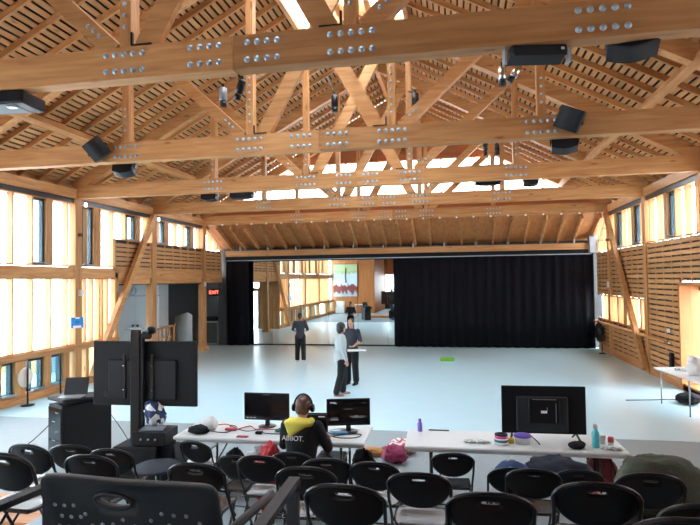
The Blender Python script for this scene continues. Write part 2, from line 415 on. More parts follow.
for k in range(-10, 10):
    x0, x1 = k*.6, (k+1)*.6
    w_ = .05 if k % 2 else .028
    MB().box(x0-w_/2, x0+w_/2, -.04, .04, WB, wtop(x0)).obj('mullion', 'fir_z' if k % 2 else 'grey_steel', wg)
    prism(MB(), [(x0, WB), (x1, WB), (x1, wtop(x1)), (x0, wtop(x0))], .0, .008).obj('pane', 'milky_pane', wg)

# ---- sloping soffit and header over the stage end
so = empty('ceiling', (XC, 20.8, 0)); so.name = 'ceiling_soffit'; struct(so, 'sloping plywood soffit with rafters above the black curtains')
sy0, sz0, sy1, sz1 = 20.9, 4.93, 22.55, 4.18
MB().beam((0, sy0-20.8-.1, sz0+.06), (0, 24.6-20.8, sz0-(24.6-sy0)*(sz0-sz1)/(sy1-sy0)), 15.6, .04).obj('soffit_panel', 'ply_y', so)
rk = _sk = MB().beam((0, 0, 0), (0, sy1-sy0, sz1-sz0), .07, .22).mesh('soffit_rafter', 'fir_y')
for k in range(-12, 13): link('soffit_rafter', rk, so, (k*.6+.12, sy0-20.8-.04, sz0-.08))
hb = MB().box(-7.28, 7.30, 1.42, 1.60, 3.74, 3.97); hb.obj('header_beam', 'fir_x', so)
MB().box(-7.28, 7.28, 1.46, 1.56, 3.52, 3.735).obj('curtain_track', 'black_matte', so)
MB().box(-7.20, 7.28, 1.36, 1.40, 3.545, 3.575).obj('track_rail', 'steel', so)
MB().box(7.20, 7.48, 1.25, 1.60, 3.60, 4.25).obj('end_panel', 'grey_steel', so)
MB().box(-7.5, 7.5, 1.62, 1.75, 3.60, 4.05).obj('header_panel', 'dark_paint', so)
hk = MB(); hk.lathe([(.035, 0), (.035, .16), (.012, .17), (.012, .30)], 10); hkm = hk.mesh('hanger', 'grey_steel')
for k in range(12):
    u = -6.55+k*1.2; o = link('curtain_hanger', hkm, None, (XC+u, 22.05, 3.95))
    tag(o, 'small grey steel hanger fixed under the sloping plywood soffit', 'hanger', 'grey hangers in a row under the soffit')
for k in range(-12, 13):
    if k % 2 == 0:
        pass
cl_ = MB(); cl_.box(-.03, .03, -.03, .0, -.03, .03)
clm = cl_.mesh('clip', 'sign_white')
for k in range(-11, 13): link('clip', clm, so, (k*.6-.06, -.31, CB-.012))

# ---- side walls
def side_wall(side):
    s = -1 if side == 'left' else 1
    X = XL if s < 0 else XR
    w = empty('wall_'+side, (X, 0, 0)); struct(w)
    D = lambda a, b: (min(s*a, s*b), max(s*a, s*b))      # depth outwards from the inner face
    # plate and dark blind track
    MB().box(*D(-.04, .20), -6, 20.95, PL0, PL1).obj('plate', 'fir_y', w)
    MB().box(*D(.02, .20), -6, 22.3, 4.80, PL0-.002).obj('blind_track', 'window_dark', w)
    MB().box(*D(.20, .26), -6, 20.95, 4.75, 5.6).obj('fascia', 'fir_y', w)
    for y in TY[1:] + ([1.8] if s > 0 else []):
        MB().box(*D(-.03, .20), y-.13, y+.13, 0, PL0-.002).obj('post', 'fir_z', w)
    return w, D
wl, DL = side_wall('left'); wr, DR = side_wall('right')
struct(wl, 'left wall of fir posts, studs and tall white windows'); struct(wr, 'right wall of fir posts, spaced slats and white windows')
stud_cache = {}
def window(idx, X, s, y0, y1, z0, z1, studs, label, pane='milky_pane', depth=.15, sw=.04, casements=(), sill=.03):
    w = empty('window_%d' % idx, (X, (y0+y1)/2, z0)); struct(w, label); yc = (y0+y1)/2; H = z1-z0
    D = lambda a, b: (min(s*a, s*b), max(s*a, s*b))
    xc = s*(.01+depth/2)
    MB().box(*D(.0, depth+.02), y0-yc, y1-yc, 0, sill).obj('sill', 'fir_y', w)
    MB().box(*D(.02, depth+.02), y0-yc, y1-yc, H-sill, H).obj('head', 'fir_y', w)
    edges = [y0]+[y for y in studs if y0 < y < y1]+[y1]
    for y in edges[1:-1]:
        piece('stud', (depth, sw, H-2*sill), 'fir_z', w, (xc, y-yc, H/2))
    for a, b in zip(edges[:-1], edges[1:]):
        piece('pane', (.008, b-a-.012, H-2*sill), pane, w, (s*(depth+.01), (a+b)/2-yc, H/2))
    for y in casements:                                   # dark framed opening light beside a wood jamb
        if not (y0 < y < y1): continue
        c = MB(); a, b = y-.2-yc, y+.2-yc
        c.box(*D(.07, .185), a, a+.035, sill, H-sill); c.box(*D(.07, .185), b-.06, b, sill, H-sill)
        c.box(*D(.07, .185), a, b, sill, sill+.06); c.box(*D(.07, .185), a, b, H-sill-.06, H-sill)
        c.obj('casement_frame', 'window_dark', w)
        piece('pane', (.006, .31, H-.16), 'clear_pane', w, (s*.12, y-yc, H/2))
        MB().box(*D(.0, .185), b, b+.22, sill, H-sill).obj('jamb_panel', 'fir_z', w)
        MB().box(*D(-.03, .06), a, b, sill+.01, sill+.05).obj('window_latch', 'grey_steel', w)
    return w
wi = 2
def studs_between(a, b): return [a+.38+.6*j for j in range(6) if a+.38+.6*j < b-.3]
cas_l = [4.1, 6.2, 7.95, 9.9, 11.73, 13.55, 15.63, 17.40, 19.3]
# left wall bays
for k in range(0, 5):
    y0, y1 = TY[k]+.13, TY[k+1]-.13
    if k == 0: y0 = .65
    st = studs_between(TY[k], TY[k+1])
    slat = TY[k] >= 13.0
    bay = ['nearest', 'second', 'third', 'fourth', 'fifth'][k]
    if k == 3:   # window above full height up to the slat panel, then above slats
        window(wi, XL, -1, y0, 14.68, 3.14, 4.80, st, 'upper left window beside the post with the blue sign', casements=cas_l); wi += 1
        window(wi, XL, -1, 14.72, y1, 3.96, 4.80, st, 'short upper left window behind the head of the diagonal brace', casements=cas_l); wi += 1
        window(wi, XL, -1, y0, 14.72, 1.10, 2.84, [13.42, 13.72, 14.0, 14.15, 14.4], 'lower left window right of the post with the blue sign'); wi += 1
        window(wi, XL, -1, y0, 14.72, .16, .98, [13.5, 14.1], 'low left window near the foot of the diagonal brace', pane='clear_pane', sw=.12); wi += 1
    elif k == 4:
        window(wi, XL, -1, y0, y1, 3.96, 4.80, st, 'short upper left window above the slat panel', casements=cas_l); wi += 1
    else:
        window(wi, XL, -1, y0, y1, 3.14, 4.80, st, bay+' upper left window bay', casements=cas_l); wi += 1
        window(wi, XL, -1, y0, y1, 1.10, 2.84, st, bay+' lower left window bay'); wi += 1
        window(wi, XL, -1, y0, y1, .16, .98, [y0+.3, y0+1.8], bay+' low left window bay beside the floor', pane='clear_pane', sw=.10, casements=[y0+.72, y0+1.32, y0+2.25, y0+2.9] if k == 2 else [y0+1, y0+2.2]); wi += 1
# left band beams, rails, base
for a, b in ((.65, 22.3),):
    MB().box(*DL(.0, .22), a, b, 2.84, 3.12).obj('band_beam', 'fir_y', wl)
MB().box(*DL(-.06, .22), .65, 14.85, .98, 1.10).obj('window_ledge', 'fir_y', wl)
MB().box(*DL(-.03, .22), .65, 14.85, 0, .16).obj('base_rail', 'fir_y', wl)
MB().box(*DL(.0, .22), 14.72, 14.88, .0, 3.0).obj('jamb', 'fir_z', wl)
for y in TY[3:]: MB().box(*DL(-.10, .24), y-.22, y+.22, 0, .17).obj('post_base', 'fir_y', wl)
# slats left
def slats(w, s, y0, y1, z0, z1, skip=None):
    zz = z0; L = y1-y0
    while zz < z1-.05:
        segs = [(y0, y1)]
        if skip:
            for (a, b, c, d) in skip:
                if zz+.1 > c and zz < d:
                    segs = [q for (p, r) in segs for q in ((p, min(r, a)), (max(p, b), r)) if q[1]-q[0] > .04]
        for p, r in segs: piece('slat', (.022, r-p, .098), 'slat_y', w, (s*.011, (p+r)/2, zz+.049))
        zz += .138
    nb = max(2, round(L/.61)+1)
    for i in range(nb):
        y = y0+.03+(L-.06)*i/(nb-1)
        if skip and any(a-.02 < y < b+.02 for (a, b, c, d) in skip): 
            for (a, b, c, d) in skip:
                if a-.02 < y < b+.02:
                    for e0, e1 in ((z0, c), (d, z1)):
                        if e1-e0 > .1: piece('batten', (.044, .06, e1-e0), 'fir_z', w, (s*.03, y, (e0+e1)/2))
        else: piece('batten', (.044, .06, z1-z0), 'fir_z', w, (s*.03, y, (z0+z1)/2))
for a, b in ((14.72, 16.70), (16.98, 20.46), (20.74, 22.3)): slats(wl, -1, a, b, 3.08, 3.95)
MB().box(*DL(.06, .075), 14.72, 22.3, 3.12, 3.96).obj('slat_backing', 'dark_paint', wl)
MB().box(*DL(-.02, .05), 14.66, 14.72, 3.06, 3.98).obj('slat_end_post', 'fir_z', wl)
# triangle window left of the soffit
def tri_window(idx, X, s, lab, ztop=4.80):
    w = empty('window_%d' % idx, (X, 20.73, 3.6)); struct(w, lab)
    zb = .38 if s < 0 else .03
    line = lambda y: 1.20-(y)*(1.20-zb)/1.75
    for a, b in ((0, .6), (.6, 1.2), (1.2, 1.7)):
        vs = [(s*.2, a, zb), (s*.2, b-.03, zb), (s*.2, b-.03, line(b)), (s*.2, a, line(a))]
        MB().add(vs+[(v[0]+s*.008, v[1], v[2]) for v in vs], [(0, 1, 2, 3), (7, 6, 5, 4), (0, 4, 5, 1), (1, 5, 6, 2), (2, 6, 7, 3), (3, 7, 4, 0)]).obj('pane', 'milky_pane', w)
        if b < 1.7: MB().box(min(0, s*.2), max(0, s*.2), b-.05, b, zb, max(zb+.05, line(b))).obj('stud', 'fir_z', w)
    MB().beam((s*.08, 0, 1.24), (s*.08, 1.75, zb+.04), .2, .05).obj('raking_head', 'fir_y', w)
    return w
tri_window(wi, XL, -1, 'small triangular window at the far end of the left wall'); wi += 1
tri_window(wi, XR, 1, 'small triangular window at the far end of the right wall'); wi += 1

# right wall
SK = [(16.97, 20.47, 1.18, 2.04), (20.73, 22.3, 1.18, 2.04)]
slats(wr, 1, 16.98, 20.46, .16, 3.60, [(16.98, 20.46, 1.16, 2.04)])
slats(wr, 1, 20.74, 22.30, .16, 3.60, [(20.74, 22.3, 1.16, 2.04)])
slats(wr, 1, 13.22, 16.70, .16, 3.60, [(13.0, 14.52, 0, 2.56)])
slats(wr, 1, 9.46, 12.94, .16, 3.60, [(11.6, 13.0, 0, 2.56)])
slats(wr, 1, 5.70, 9.18, .16, 3.60)
for y0, y1, z0, z1 in ((14.56, 16.86, .1, 3.6), (16.86, 22.4, .1, 1.16), (16.86, 22.4, 2.06, 3.6), (11.6, 14.56, 2.58, 3.6), (5.5, 11.6, .1, 3.6)):
    MB().box(*DR(.075, .09), y0, y1, z0, z1).obj('slat_backing', 'dark_paint', wr)
MB().box(*DR(-.0, .06), 5.6, 14.5, .0, .16).obj('base_rail', 'ply_y', wr); MB().box(*DR(-.0, .06), 14.5, 22.3, .0, .16).obj('base_rail', 'ply_y', wr)
cas_r = [4.0, 6.4, 8.2, 10.3, 12.2, 14.95, 17.6, 19.4]
struct(MB().box(XR, XR+.2, -6, 1.66, 3.6, 4.90).obj('wall_right', 'ply_y'), 'plain wood upper wall beside the seating')
for k in range(0, 5):  # nearest bay's window is out of view, added to light the first truss
    window(wi, XR, 1, TY[k]+.13, TY[k+1]-.13, 3.62, 4.80, studs_between(TY[k], TY[k+1]), ['nearest', 'second', 'third', 'fourth', 'fifth'][k]+' upper right window above the slats', casements=cas_r, sill=.02); wi += 1
# low ribbon windows with deep reveals
def ribbon(idx, y0, y1, jambs, lab):
    w = empty('window_%d' % idx, (XR, (y0+y1)/2, 1.16)); struct(w, lab); yc = (y0+y1)/2; H = .88
    MB().box(.0, .42, y0-yc, y1-yc, -.03, .03).obj('sill', 'fir_y', w); MB().box(.0, .42, y0-yc, y1-yc, H-.03, H).obj('head', 'fir_y', w)
    edges = sorted([y0, y1]+[j[0] for j in jambs])
    for y, t in jambs: MB().box(.02, .38, y-t/2-yc, y+t/2-yc, .03, H-.03).obj('jamb', 'fir_z', w)
    for a, b in zip(edges[:-1], edges[1:]): piece('pane', (.008, b-a-.02, H-.06), 'milky_pane', w, (.39, (a+b)/2-yc, H/2))
    return w
ribbon(wi, 16.98, 20.46, [(17.45, .16), (18.95, .35), (19.75, .12)], 'low ribbon window with deep wood reveals in the right wall'); wi += 1
ribbon(wi, 20.74, 22.30, [(21.5, .05)], 'low corner ribbon window next to the black curtain on the right'); wi += 1
# framed glazed opening at the right edge
wd = empty('door_1', (XR, 13.05, 0)); struct(wd, 'deep wood-framed glazed opening at the right edge behind the cluttered table')
for y in (14.48, 11.65): MB().box(-.03, .52, y-13.05-.04, y-13.05+.04, 0, 2.52).obj('jamb', 'ply_z', wd)
MB().box(-.03, .52, -1.44, 1.47, 2.46, 2.54).obj('head', 'ply_y', wd)
MB().box(.40, .46, -1.36, 1.39, 2.34, 2.44).obj('blind_box', 'window_dark', wd)
MB().box(.0, .52, -1.44, 1.47, .0, .12).obj('threshold', 'ply_y', wd)
for y in (-.7, 0, .7): MB().box(.34, .50, y-.03, y+.03, .1, 2.44).obj('mullion', 'fir_z', wd)
for k in range(4): piece('pane', (.01, .66, 2.3), 'milky_pane', wd, (.48, -1.03+.69*k, 1.27))

# near part of the right wall beside and behind the camera
struct(MB().box(XR, XR+.2, -6, 5.5, 0, 3.6).obj('wall_right', 'ply_y'), 'plain wood lower wall beside the seating')
# back of the hall as the mirror shows it: wood block with painting, gallery with rear window
struct(MB().box(-9.95, -6.35, -6.0, .6, 0, 4.93).obj('wall_back', 'block_wall'), 'wood-clad block beside the seating, seen in the mirror')
bw = empty('wall_rear', (0, -6.1, 0)); struct(bw, 'rear wall of the hall behind the seating')
MB().box(-9.95, 5.5, -.1, .1, 0, 1.25).obj('panel', 'dark_paint', bw); MB().box(-9.95, 5.5, -.1, .1, 3.1, 9.6).obj('panel', 'block_wall', bw)
for a, b in ((-9.95, -6.3), (-3.0, 5.5)): MB().box(a, b, -.1, .1, 1.25, 3.1).obj('panel', 'block_wall', bw)
wb = empty('window_%d' % wi, (0, -6.1, 1.25)); wi += 1; struct(wb, 'rear window behind the seating')
for x in [-6.3+.66*k for k in range(6)]:
    piece('mullion', (.05, .1, 1.85), 'fir_z', wb, (x, 0, .925))
for a, b in ((-6.3, -3.0),): piece('pane', (b-a, .008, 1.85), 'milky_pane', wb, ((a+b)/2, 0, .925))

# ---- lobby behind the left wall line
lo = empty('wall_lobby', (-12, 19, 0)); struct(lo, 'white painted lobby walls behind the left posts')
L = lambda x0, x1, y0, y1, z0, z1, nm, mt: MB().box(x0+12, x1+12, y0-19, y1-19, z0, z1).obj(nm, mt, lo)
L(-14.4, -11.35, 20.0, 20.15, 0, 2.62, 'white_wall', 'white_paint'); L(-11.12, -10.98, 20.0, 23.9, 0, 2.62, 'white_wall', 'grey_paint') if False else L(-11.5, -11.35, 20.15, 20.75, 0, 2.62, 'white_wall', 'white_paint')
L(-14.4, -9.6, 24.0, 24.15, 0, 2.62, 'grey_wall', 'grey_paint'); L(-14.5, -14.4, 14.9, 24.1, 0, 2.62, 'white_wall', 'white_paint')
L(-14.5, -9.8, 14.86, 24.2, 2.62, 2.75, 'lobby_ceiling', 'dark_paint'); L(-9.95, -9.78, 14.86, 24.2, 2.66, 2.86, 'lobby_lintel', 'fir_y'); L(-14.5, -12.1, 14.8, 14.9, 0, 2.62, 'end_wall', 'fir_z'); L(-12.1, -10.9, 14.8, 14.9, 2.12, 2.3, 'end_wall', 'fir_z'); L(-10.9, -9.95, 14.8, 14.9, 0, 2.62, 'end_wall', 'fir_z')
MB().box(-14.4, -9.75, 22.3, 24.0, 0, .01).obj('floor_lobby', 'concrete'); struct(bpy.data.objects['floor_lobby'], 'grey lobby floor')
L(-12.1, -12.02, 14.8, 14.92, 0, 2.12, 'door_frame', 'window_dark'); L(-10.98, -10.9, 14.8, 14.92, 0, 2.12, 'door_frame', 'window_dark')
L(-12.02, -10.98, 14.84, 14.86, .05, 2.12, 'door_pane', 'milky_pane'); L(-12.1, -10.9, 14.84, 14.86, 2.3, 2.62, 'door_pane', 'milky_pane')
struct(MB().box(-9.95, -9.6, 22.45, 24.2, 0, 4.0).obj('wall_stage', 'dark_paint'), 'dark wall end beside the left curtain')
struct(MB().box(-9.9, 5.5, 22.70, 22.8, 0, 4.2).obj('wall_back_stage', 'dark_paint'), 'dark wall behind the curtains and mirrors')
d2 = empty('door_2', (-12.3, 19.98, 0)); struct(d2, 'white double door in the lobby wall')
for sx in (-1, 1):
    lf = MB().box(min(0, sx*1.0)+.006*sx, max(0, sx*1.0), -.03, 0, .02, 2.16).obj('door_leaf', 'white_paint', d2)
    MB().box(sx*.10-.06, sx*.10+.06, -.09, -.07, 1.0, 1.03).obj('handle', 'black_metal', lf); MB().box(sx*.10-.02, sx*.10+.02, -.09, -.03, .97, 1.06).obj('rose', 'black_metal', lf)
MB().box(-1.04, 1.04, -.035, 0, 2.165, 2.19).obj('door_head', 'grey_paint', d2)

# ================================================================ STAGE END: curtains, mirrors
def curtain(name, x0, x1, y, z0, z1, label):
    m_ = MB(); n_ = max(12, int((x1-x0)/.045)); vs = []; fs = []; rnd = random.Random(int(x0*10)); ph = 0
    for i in range(n_+1):
        x = x0+(x1-x0)*i/n_; ph += rnd.uniform(.5, 1.1); dy = .05*math.sin(ph)
        vs += [(x, y+dy*1.1, z0), (x, y+dy, (z0+z1)/2), (x, y+dy*.5, z1)]
    for i in range(n_):
        for k in range(2): a = i*3+k; fs.append((a, a+3, a+4, a+1))
    m_.add(vs, fs, True); o = m_.obj(name, 'curtain_black')
    so_ = o.modifiers.new('thick', 'SOLIDIFY'); so_.thickness = .012
    return tag(o, label, 'curtain')
curtain('stage_curtain', -2.42, 5.12, 22.28, .01, 3.60, 'wide black stage curtain closing the right part of the far end')
curtain('stage_curtain', -9.50, -8.50, 22.25, .01, 3.56, 'narrow black curtain at the left end, beside the lobby opening')
mi = empty('wall_mirror', (-5.2, 22.5, 0))
tag(mi, 'tall mirror wall between the two black curtains, reflecting the hall', 'mirror')
for k in range(6):
    x = -3.6+k*1.22
    MB().box(x+.004, x+1.212, 0, .012, .06, 3.55).obj('mirror_panel', 'mirror_glass', mi)
MB().box(-3.7, 3.8, -.01, .03, .0, .06).obj('mirror_base', 'black_metal', mi)
MB().box(-3.7, 3.8, .013, .05, .06, 3.6).obj('mirror_back', 'dark_paint', mi)

# ================================================================ BRACES, SIGNS, SMALL FIXTURES
def brace(name, x, y0, z0, y1, z1, label):
    return tag(MB().beam((x, y0, z0), (x, y1, z1), .13, .19).obj(name, 'fir_y'), label, 'brace')
brace('diagonal_brace', XL+.14, 16.62, 4.86, 13.5, .18, 'wide diagonal timber brace on the left, leaning across the windows')
brace('diagonal_brace', XR-.13, 20.36, 4.86, 16.72, .15, 'slender diagonal timber brace on the right, crossing the slatted wall')
sg = empty('notice_sign', (XL+.075, 12.96, 1.68), -.65); tag(sg, 'bright blue notice fixed to the left post at head height', 'sign')
MB().box(0, .008, -.15, .15, -.14, .14).obj('board', 'sign_blue', sg); MB().box(.009, .012, -.10, .10, -.14, -.075).obj('white_panel', 'sign_white', sg)
MB().box(.009, .012, -.05, .05, .10, .135).obj('white_patch', 'sign_white', sg)
for zz, w_ in ((.02, .06), (-.005, .05), (.045, .035)): MB().box(.009, .012, -w_, w_, zz-.006, zz+.006).obj('text_line', 'sign_navy', sg)
ex = empty('exit_sign', (-10.80, 23.9, 2.20)); tag(ex, 'glowing red exit sign in the lobby', 'sign')
MB().box(-.24, .24, -.03, .05, -.15, .15).obj('housing', 'black_metal', ex)
def text(body, size, mat, parent, loc, rot, extr=.003, ax='CENTER'):
    cu = bpy.data.curves.new('lettering', 'FONT'); cu.body = body; cu.size = size; cu.extrude = extr; cu.align_x = ax; cu.align_y = 'CENTER'
    o = bpy.data.objects.new('lettering', cu); scene.collection.objects.link(o)
    dg = bpy.context.evaluated_depsgraph_get(); me = bpy.data.meshes.new_from_object(o.evaluated_get(dg)); bpy.data.objects.remove(o)
    me.materials.clear(); me.materials.append(MATS[mat]); return link('lettering', me, parent, loc, rot)
text('EXIT', .23, 'exit_red', ex, (0, -.036, 0), (math.pi/2, 0, 0), .004)
def block(name, c, d, mat, label, cat, group=None, bev=.01, rot=None):
    o = MB(); o.cbox((0, 0, 0), d, rot, bev); return tag(o.obj(name, mat, None, c), label, cat, group)
block('wall_sensor', (XL+.08, 13.10, 2.45), (.10, .10, .17), 'white_plastic', 'white sensor box on the left post above the blue sign', 'sensor')
block('wall_sensor', (XL+.06, 20.55, 2.60), (.08, .09, .18), 'white_plastic', 'white sensor box on the left post beside the exit sign', 'sensor')
block('spot_bracket', (XL+.09, 13.06, 3.97), (.12, .06, .08), 'black_metal', 'small dark camera bracket high on the left post', 'camera')
block('spot_bracket', (XR-.08, 20.40, 3.95), (.14, .06, .08), 'black_metal', 'small dark camera bracket high on the far right post', 'camera')
block('wall_box', (XR-.05, 20.60, 2.42), (.07, .12, .20), 'white_plastic', 'white wall box on the far right post below the bracket', 'box')
block('thermostat', (XR-.03, 15.20, 1.33), (.05, .12, .10), 'white_plastic', 'white wall thermostat on the right slats above the rail', 'thermostat')
block('wall_box', (XR-.03, 15.15, 1.02), (.05, .10, .05), 'white_plastic', 'small white socket at the near end of the right rail', 'box')
block('hanging_bag', (XR-.05, 14.98, .62), (.07, .15, .36), 'black_matte', 'narrow black pouch hanging on the right slats beside the cluttered table', 'bag')
rr = empty('wall_rail', (XR-.12, 18.8, 1.05)); tag(rr, 'thin wooden rail along the right wall under the low windows', 'rail')
MB().box(-.03, .03, -3.65, 3.55, -.03, .03).obj('bar', 'fir_y', rr)
for k in range(5): MB().box(.03, .12, -3.5+k*1.72, -3.45+k*1.72, -.02, .02).obj('bracket', 'fir_x', rr)
ck = empty('wall_clock', (-12.43, 19.95, 2.37), 0); tag(ck, 'round clock above the white lobby doors', 'clock')
MB().lathe([(.15, 0), (.17, .01), (.17, .03), (.155, .03), (.15, .015), (0, .015)], 28, (0, 0, 0), RX(math.pi/2)).obj('face', 'white_plastic', ck)
MB().tube([(.165*math.cos(a*.2244), -.03, .165*math.sin(a*.2244)) for a in range(28)], .012, 6, True).obj('rim', 'grey_steel', ck)
MB().beam((0, -.035, 0), (.0, -.035, .11), .012, .012, (0, 1, 0)).obj('hand', 'black_metal', ck); MB().beam((0, -.035, 0), (-.08, -.035, -.02), .014, .012, (0, 1, 0)).obj('hand', 'black_metal', ck)
block('door_switch', (-10.88, 23.96, 1.0), (.12, .05, .13), 'black_plastic', 'small black switch on the grey lobby wall below the exit sign', 'switch')
# round paper lantern-like fan on pole at lower left window
fan = empty('standing_fan', (-9.45, 10.95, 0)); tag(fan, 'pale round fan on a thin dark pole at the low left windows', 'fan')
MB().lathe([(.0, -.03), (.2, -.025), (.22, 0), (.2, .025), (0, .03)], 24, (0, 0, .62), RY(math.pi/2)).obj('fan_head', 'paper_cream', fan)
MB().tube([(.06, 0, .02), (.06, 0, 1.0)], .02, 8).obj('pole', 'black_metal', fan); MB().lathe([(.14, 0), (.14, .02), (.02, .03)], 20, (.06, 0, 0)).obj('base', 'black_metal', fan)
tag(MB().tube([(-9.50, 12.15, .02), (-9.52, 12.15, .98)], .022, 8).obj('support_pole', 'black_metal'), 'thin dark pole leaning at the low left window near the post', 'pole')
# lobby railing, curved panel
rl = empty('stair_railing', (-10.82, 19.5, 0)); tag(rl, 'brown wooden stair railing in the lobby', 'railing')
for k in range(6): MB().box(-.42+k*.16-.025, -.42+k*.16+.025, -.03, .03, 0, .88+.035*k).obj('baluster', 'fir_z', rl)
MB().beam((-.50, 0, .88), (.45, 0, 1.08), .06, .07).obj('handrail', 'fir_x', rl); MB().beam((-.48, 0, .55), (.42, 0, .68), .04, .06).obj('mid_rail', 'fir_x', rl)
cp = MB(); n_ = 14; vs = []
for k in range(n_+1):
    a = math.pi*.15+math.pi*.7*k/n_; vs += [(-.45*math.cos(a), -.16*math.sin(a), 0), (-.45*math.cos(a), -.16*math.sin(a), 1.22+.02*k if k < 10 else 1.42-.03*(k-10))]
cp.add(vs, [(2*k, 2*k+2, 2*k+3, 2*k+1) for k in range(n_)], True); o = cp.obj('curved_screen', 'white_paint', None, (-11.25, 21.9, 0)); o.modifiers.new('t', 'SOLIDIFY').thickness = .03
tag(o, 'pale curved screen beside the wooden railing in the lobby', 'screen')
cab = empty('lobby_cabinet', (-10.35, 22.6, 0)); tag(cab, 'dark cabinet behind the far left post in the lobby', 'cabinet')
MB().cbox((0, 0, .5), (.7, .4, 1.0), None, .01).obj('body', 'grey_paint', cab); MB().cbox((0, 0, 1.1), (.5, .3, .18), None, .02).obj('machine', 'black_matte', cab)
MB().box(-.34, .34, -.215, -.20, .08, .94).obj('door', 'dark_paint', cab)

# ================================================================ SPEAKERS AND SPOTS ON THE TRUSSES
def arc_speaker(name, loc, rot, w, h, d, label, group=None):          # curved-front cabinet
    t = empty(name, loc); t.rotation_euler = rot; tag(t, label, 'speaker', group)
    n_ = 12; vs = []; fr = []
    for zz in (-h/2, h/2):
        vs += [(-w/2, d/2, zz), (w/2, d/2, zz)]+[(w/2-w*k/n_, -d/2-.22*d*math.sin(math.pi*k/n_)*1.0, zz) for k in range(n_+1)]
    m1 = n_+3; fs = [tuple(range(m1))[::-1], tuple(range(m1, 2*m1))]+[(i, (i+1) % m1, m1+(i+1) % m1, m1+i) for i in range(m1)]
    MB().add(vs, fs).obj('cabinet', 'speaker_black', t)
    g = MB(); gv = []
    for zz in (-h/2+.02, h/2-.02): gv += [(w/2-.02-(w-.04)*k/n_, -d/2-.22*d*math.sin(math.pi*k/n_)-.006, zz) for k in range(n_+1)]
    g.add(gv, [(k, k+1, n_+2+k, n_+1+k) for k in range(n_)], True); g.obj('grille', 'speaker_grille', t)
    b_ = MB(); b_.beam((-w/2-.015, 0, 0), (-w/2-.015, d/2+.1, 0), .02, .05); b_.beam((w/2+.015, 0, 0), (w/2+.015, d/2+.1, 0), .02, .05); b_.beam((-w/2-.02, d/2+.1, 0), (w/2+.02, d/2+.1, 0), .05, .02)
    b_.obj('bracket', 'black_metal', t)
    return t
arc_speaker('truss_speaker', (-6.35, 9.06, 5.13), (math.radians(12), math.radians(-38), math.radians(20)), .34, .34, .26, 'tilted black speaker on the left of the second truss beam')
arc_speaker('truss_speaker', (1.79, 9.06, 5.14), (math.radians(12), math.radians(25), math.radians(-12)), .36, .34, .26, 'tilted black speaker on the right of the second truss beam')
arc_speaker('truss_speaker', (-6.12, 9.55, 4.86), (math.radians(70), 0, math.radians(10)), .38, .20, .20, 'black speaker under the second truss beam at the left, below the tilted one')
arc_speaker('truss_speaker', (1.80, 9.55, 4.87), (math.radians(70), 0, math.radians(-8)), .40, .20, .20, 'black speaker under the second truss beam at the right, below the tilted one')
arc_speaker('truss_speaker', (-6.12, 13.3, 4.87), (math.radians(80), 0, 0), .40, .20, .16, 'black speaker under the third truss beam, left one of the pair')
arc_speaker('truss_speaker', (-5.25, 13.3, 4.88), (math.radians(80), 0, 0), .58, .20, .14, 'flat black speaker under the third truss beam, right one of the pair')
arc_speaker('truss_speaker', (1.75, 13.3, 4.90), (math.radians(80), 0, 0), .32, .20, .14, 'black speaker under the third truss beam before the right gable windows')
arc_speaker('truss_speaker', (1.74, 5.80, 5.02), (math.radians(72), 0, math.radians(-10)), .46, .26, .26, 'large rounded black speaker under the nearest truss beam at the right')
arc_speaker('truss_speaker', (.78, 13.2, 4.905), (math.radians(85), 0, 0), .56, .12, .10, 'thin flat black speaker under the third truss beam near the two spotlights')
sp = empty('line_speaker', (.82, 5.62, 4.875), math.radians(9)); tag(sp, 'long flat black speaker under the nearest truss beam, right of centre', 'speaker')
MB().cbox((0, 0, 0), (.53, .22, .12), RX(math.radians(-14)), .015).obj('cabinet', 'speaker_black', sp)
MB().cbox((0, -.122, -.02), (.50, .01, .10), RX(math.radians(-14)), .002).obj('grille', 'speaker_grille', sp)
MB().cbox((.21, -.130, .0), (.03, .01, .025), RX(math.radians(-14)), .002).obj('badge', 'white_plastic', sp)
for sx in (-.31, .31): MB().box(sx-.008, sx+.008, -.06, .06, -.1, .15).obj('bracket', 'grey_steel', sp)
pj_ = empty('projector', (-5.28, 5.66, 4.84), math.radians(4)); tag(pj_, 'grey boxy projector hanging under the nearest truss at the left edge', 'projector')
MB().cbox((0, 0, 0), (.95, .42, .15), None, .02).obj('body', 'speaker_black', pj_); MB().cbox((-.05, -.01, -.078), (.74, .34, .01), None, .003).obj('underside_panel', 'grey_paint', pj_); MB().cbox((.27, -.10, -.09), (.10, .08, .02), None, .008).obj('lens', 'chrome', pj_)
MB().box(-.05, .05, -.05, .05, .07, .2).obj('mount', 'black_metal', pj_)
def spot(loc, tilt, rz, label, body='black_metal', s=1.0, group=None, anchor=None):
    t = empty('spotlight', loc, rz); tag(t, label, 'spotlight', group); R_ = RX(tilt)
    if anchor: MB().tube([(0, 0, .08*s), RZm(-rz) @ (Vector(anchor)-Vector(loc))], .014, 6).obj('arm', 'black_metal', t)
    MB().box(-.02, .02, -.02, .02, .04*s, .14*s).obj('stem', 'black_metal', t)
    MB().lathe([(.03*s, .09*s), (.055*s, .07*s), (.055*s, -.10*s), (.045*s, -.105*s), (.04*s, -.09*s)], 16, (0, 0, 0), R_).obj('can', body, t)
    MB().lathe([(.048*s, -.11*s), (.048*s, -.19*s), (.036*s, -.19*s)], 16, (0, 0, 0), R_).obj('snout', 'black_metal', t)
    return t
spot((-2.27, 5.74, 4.84), math.radians(28), math.radians(60), 'small black spotlight under the nearest truss beam near its splice', s=.8, anchor=(-2.25, 5.62, 4.93))
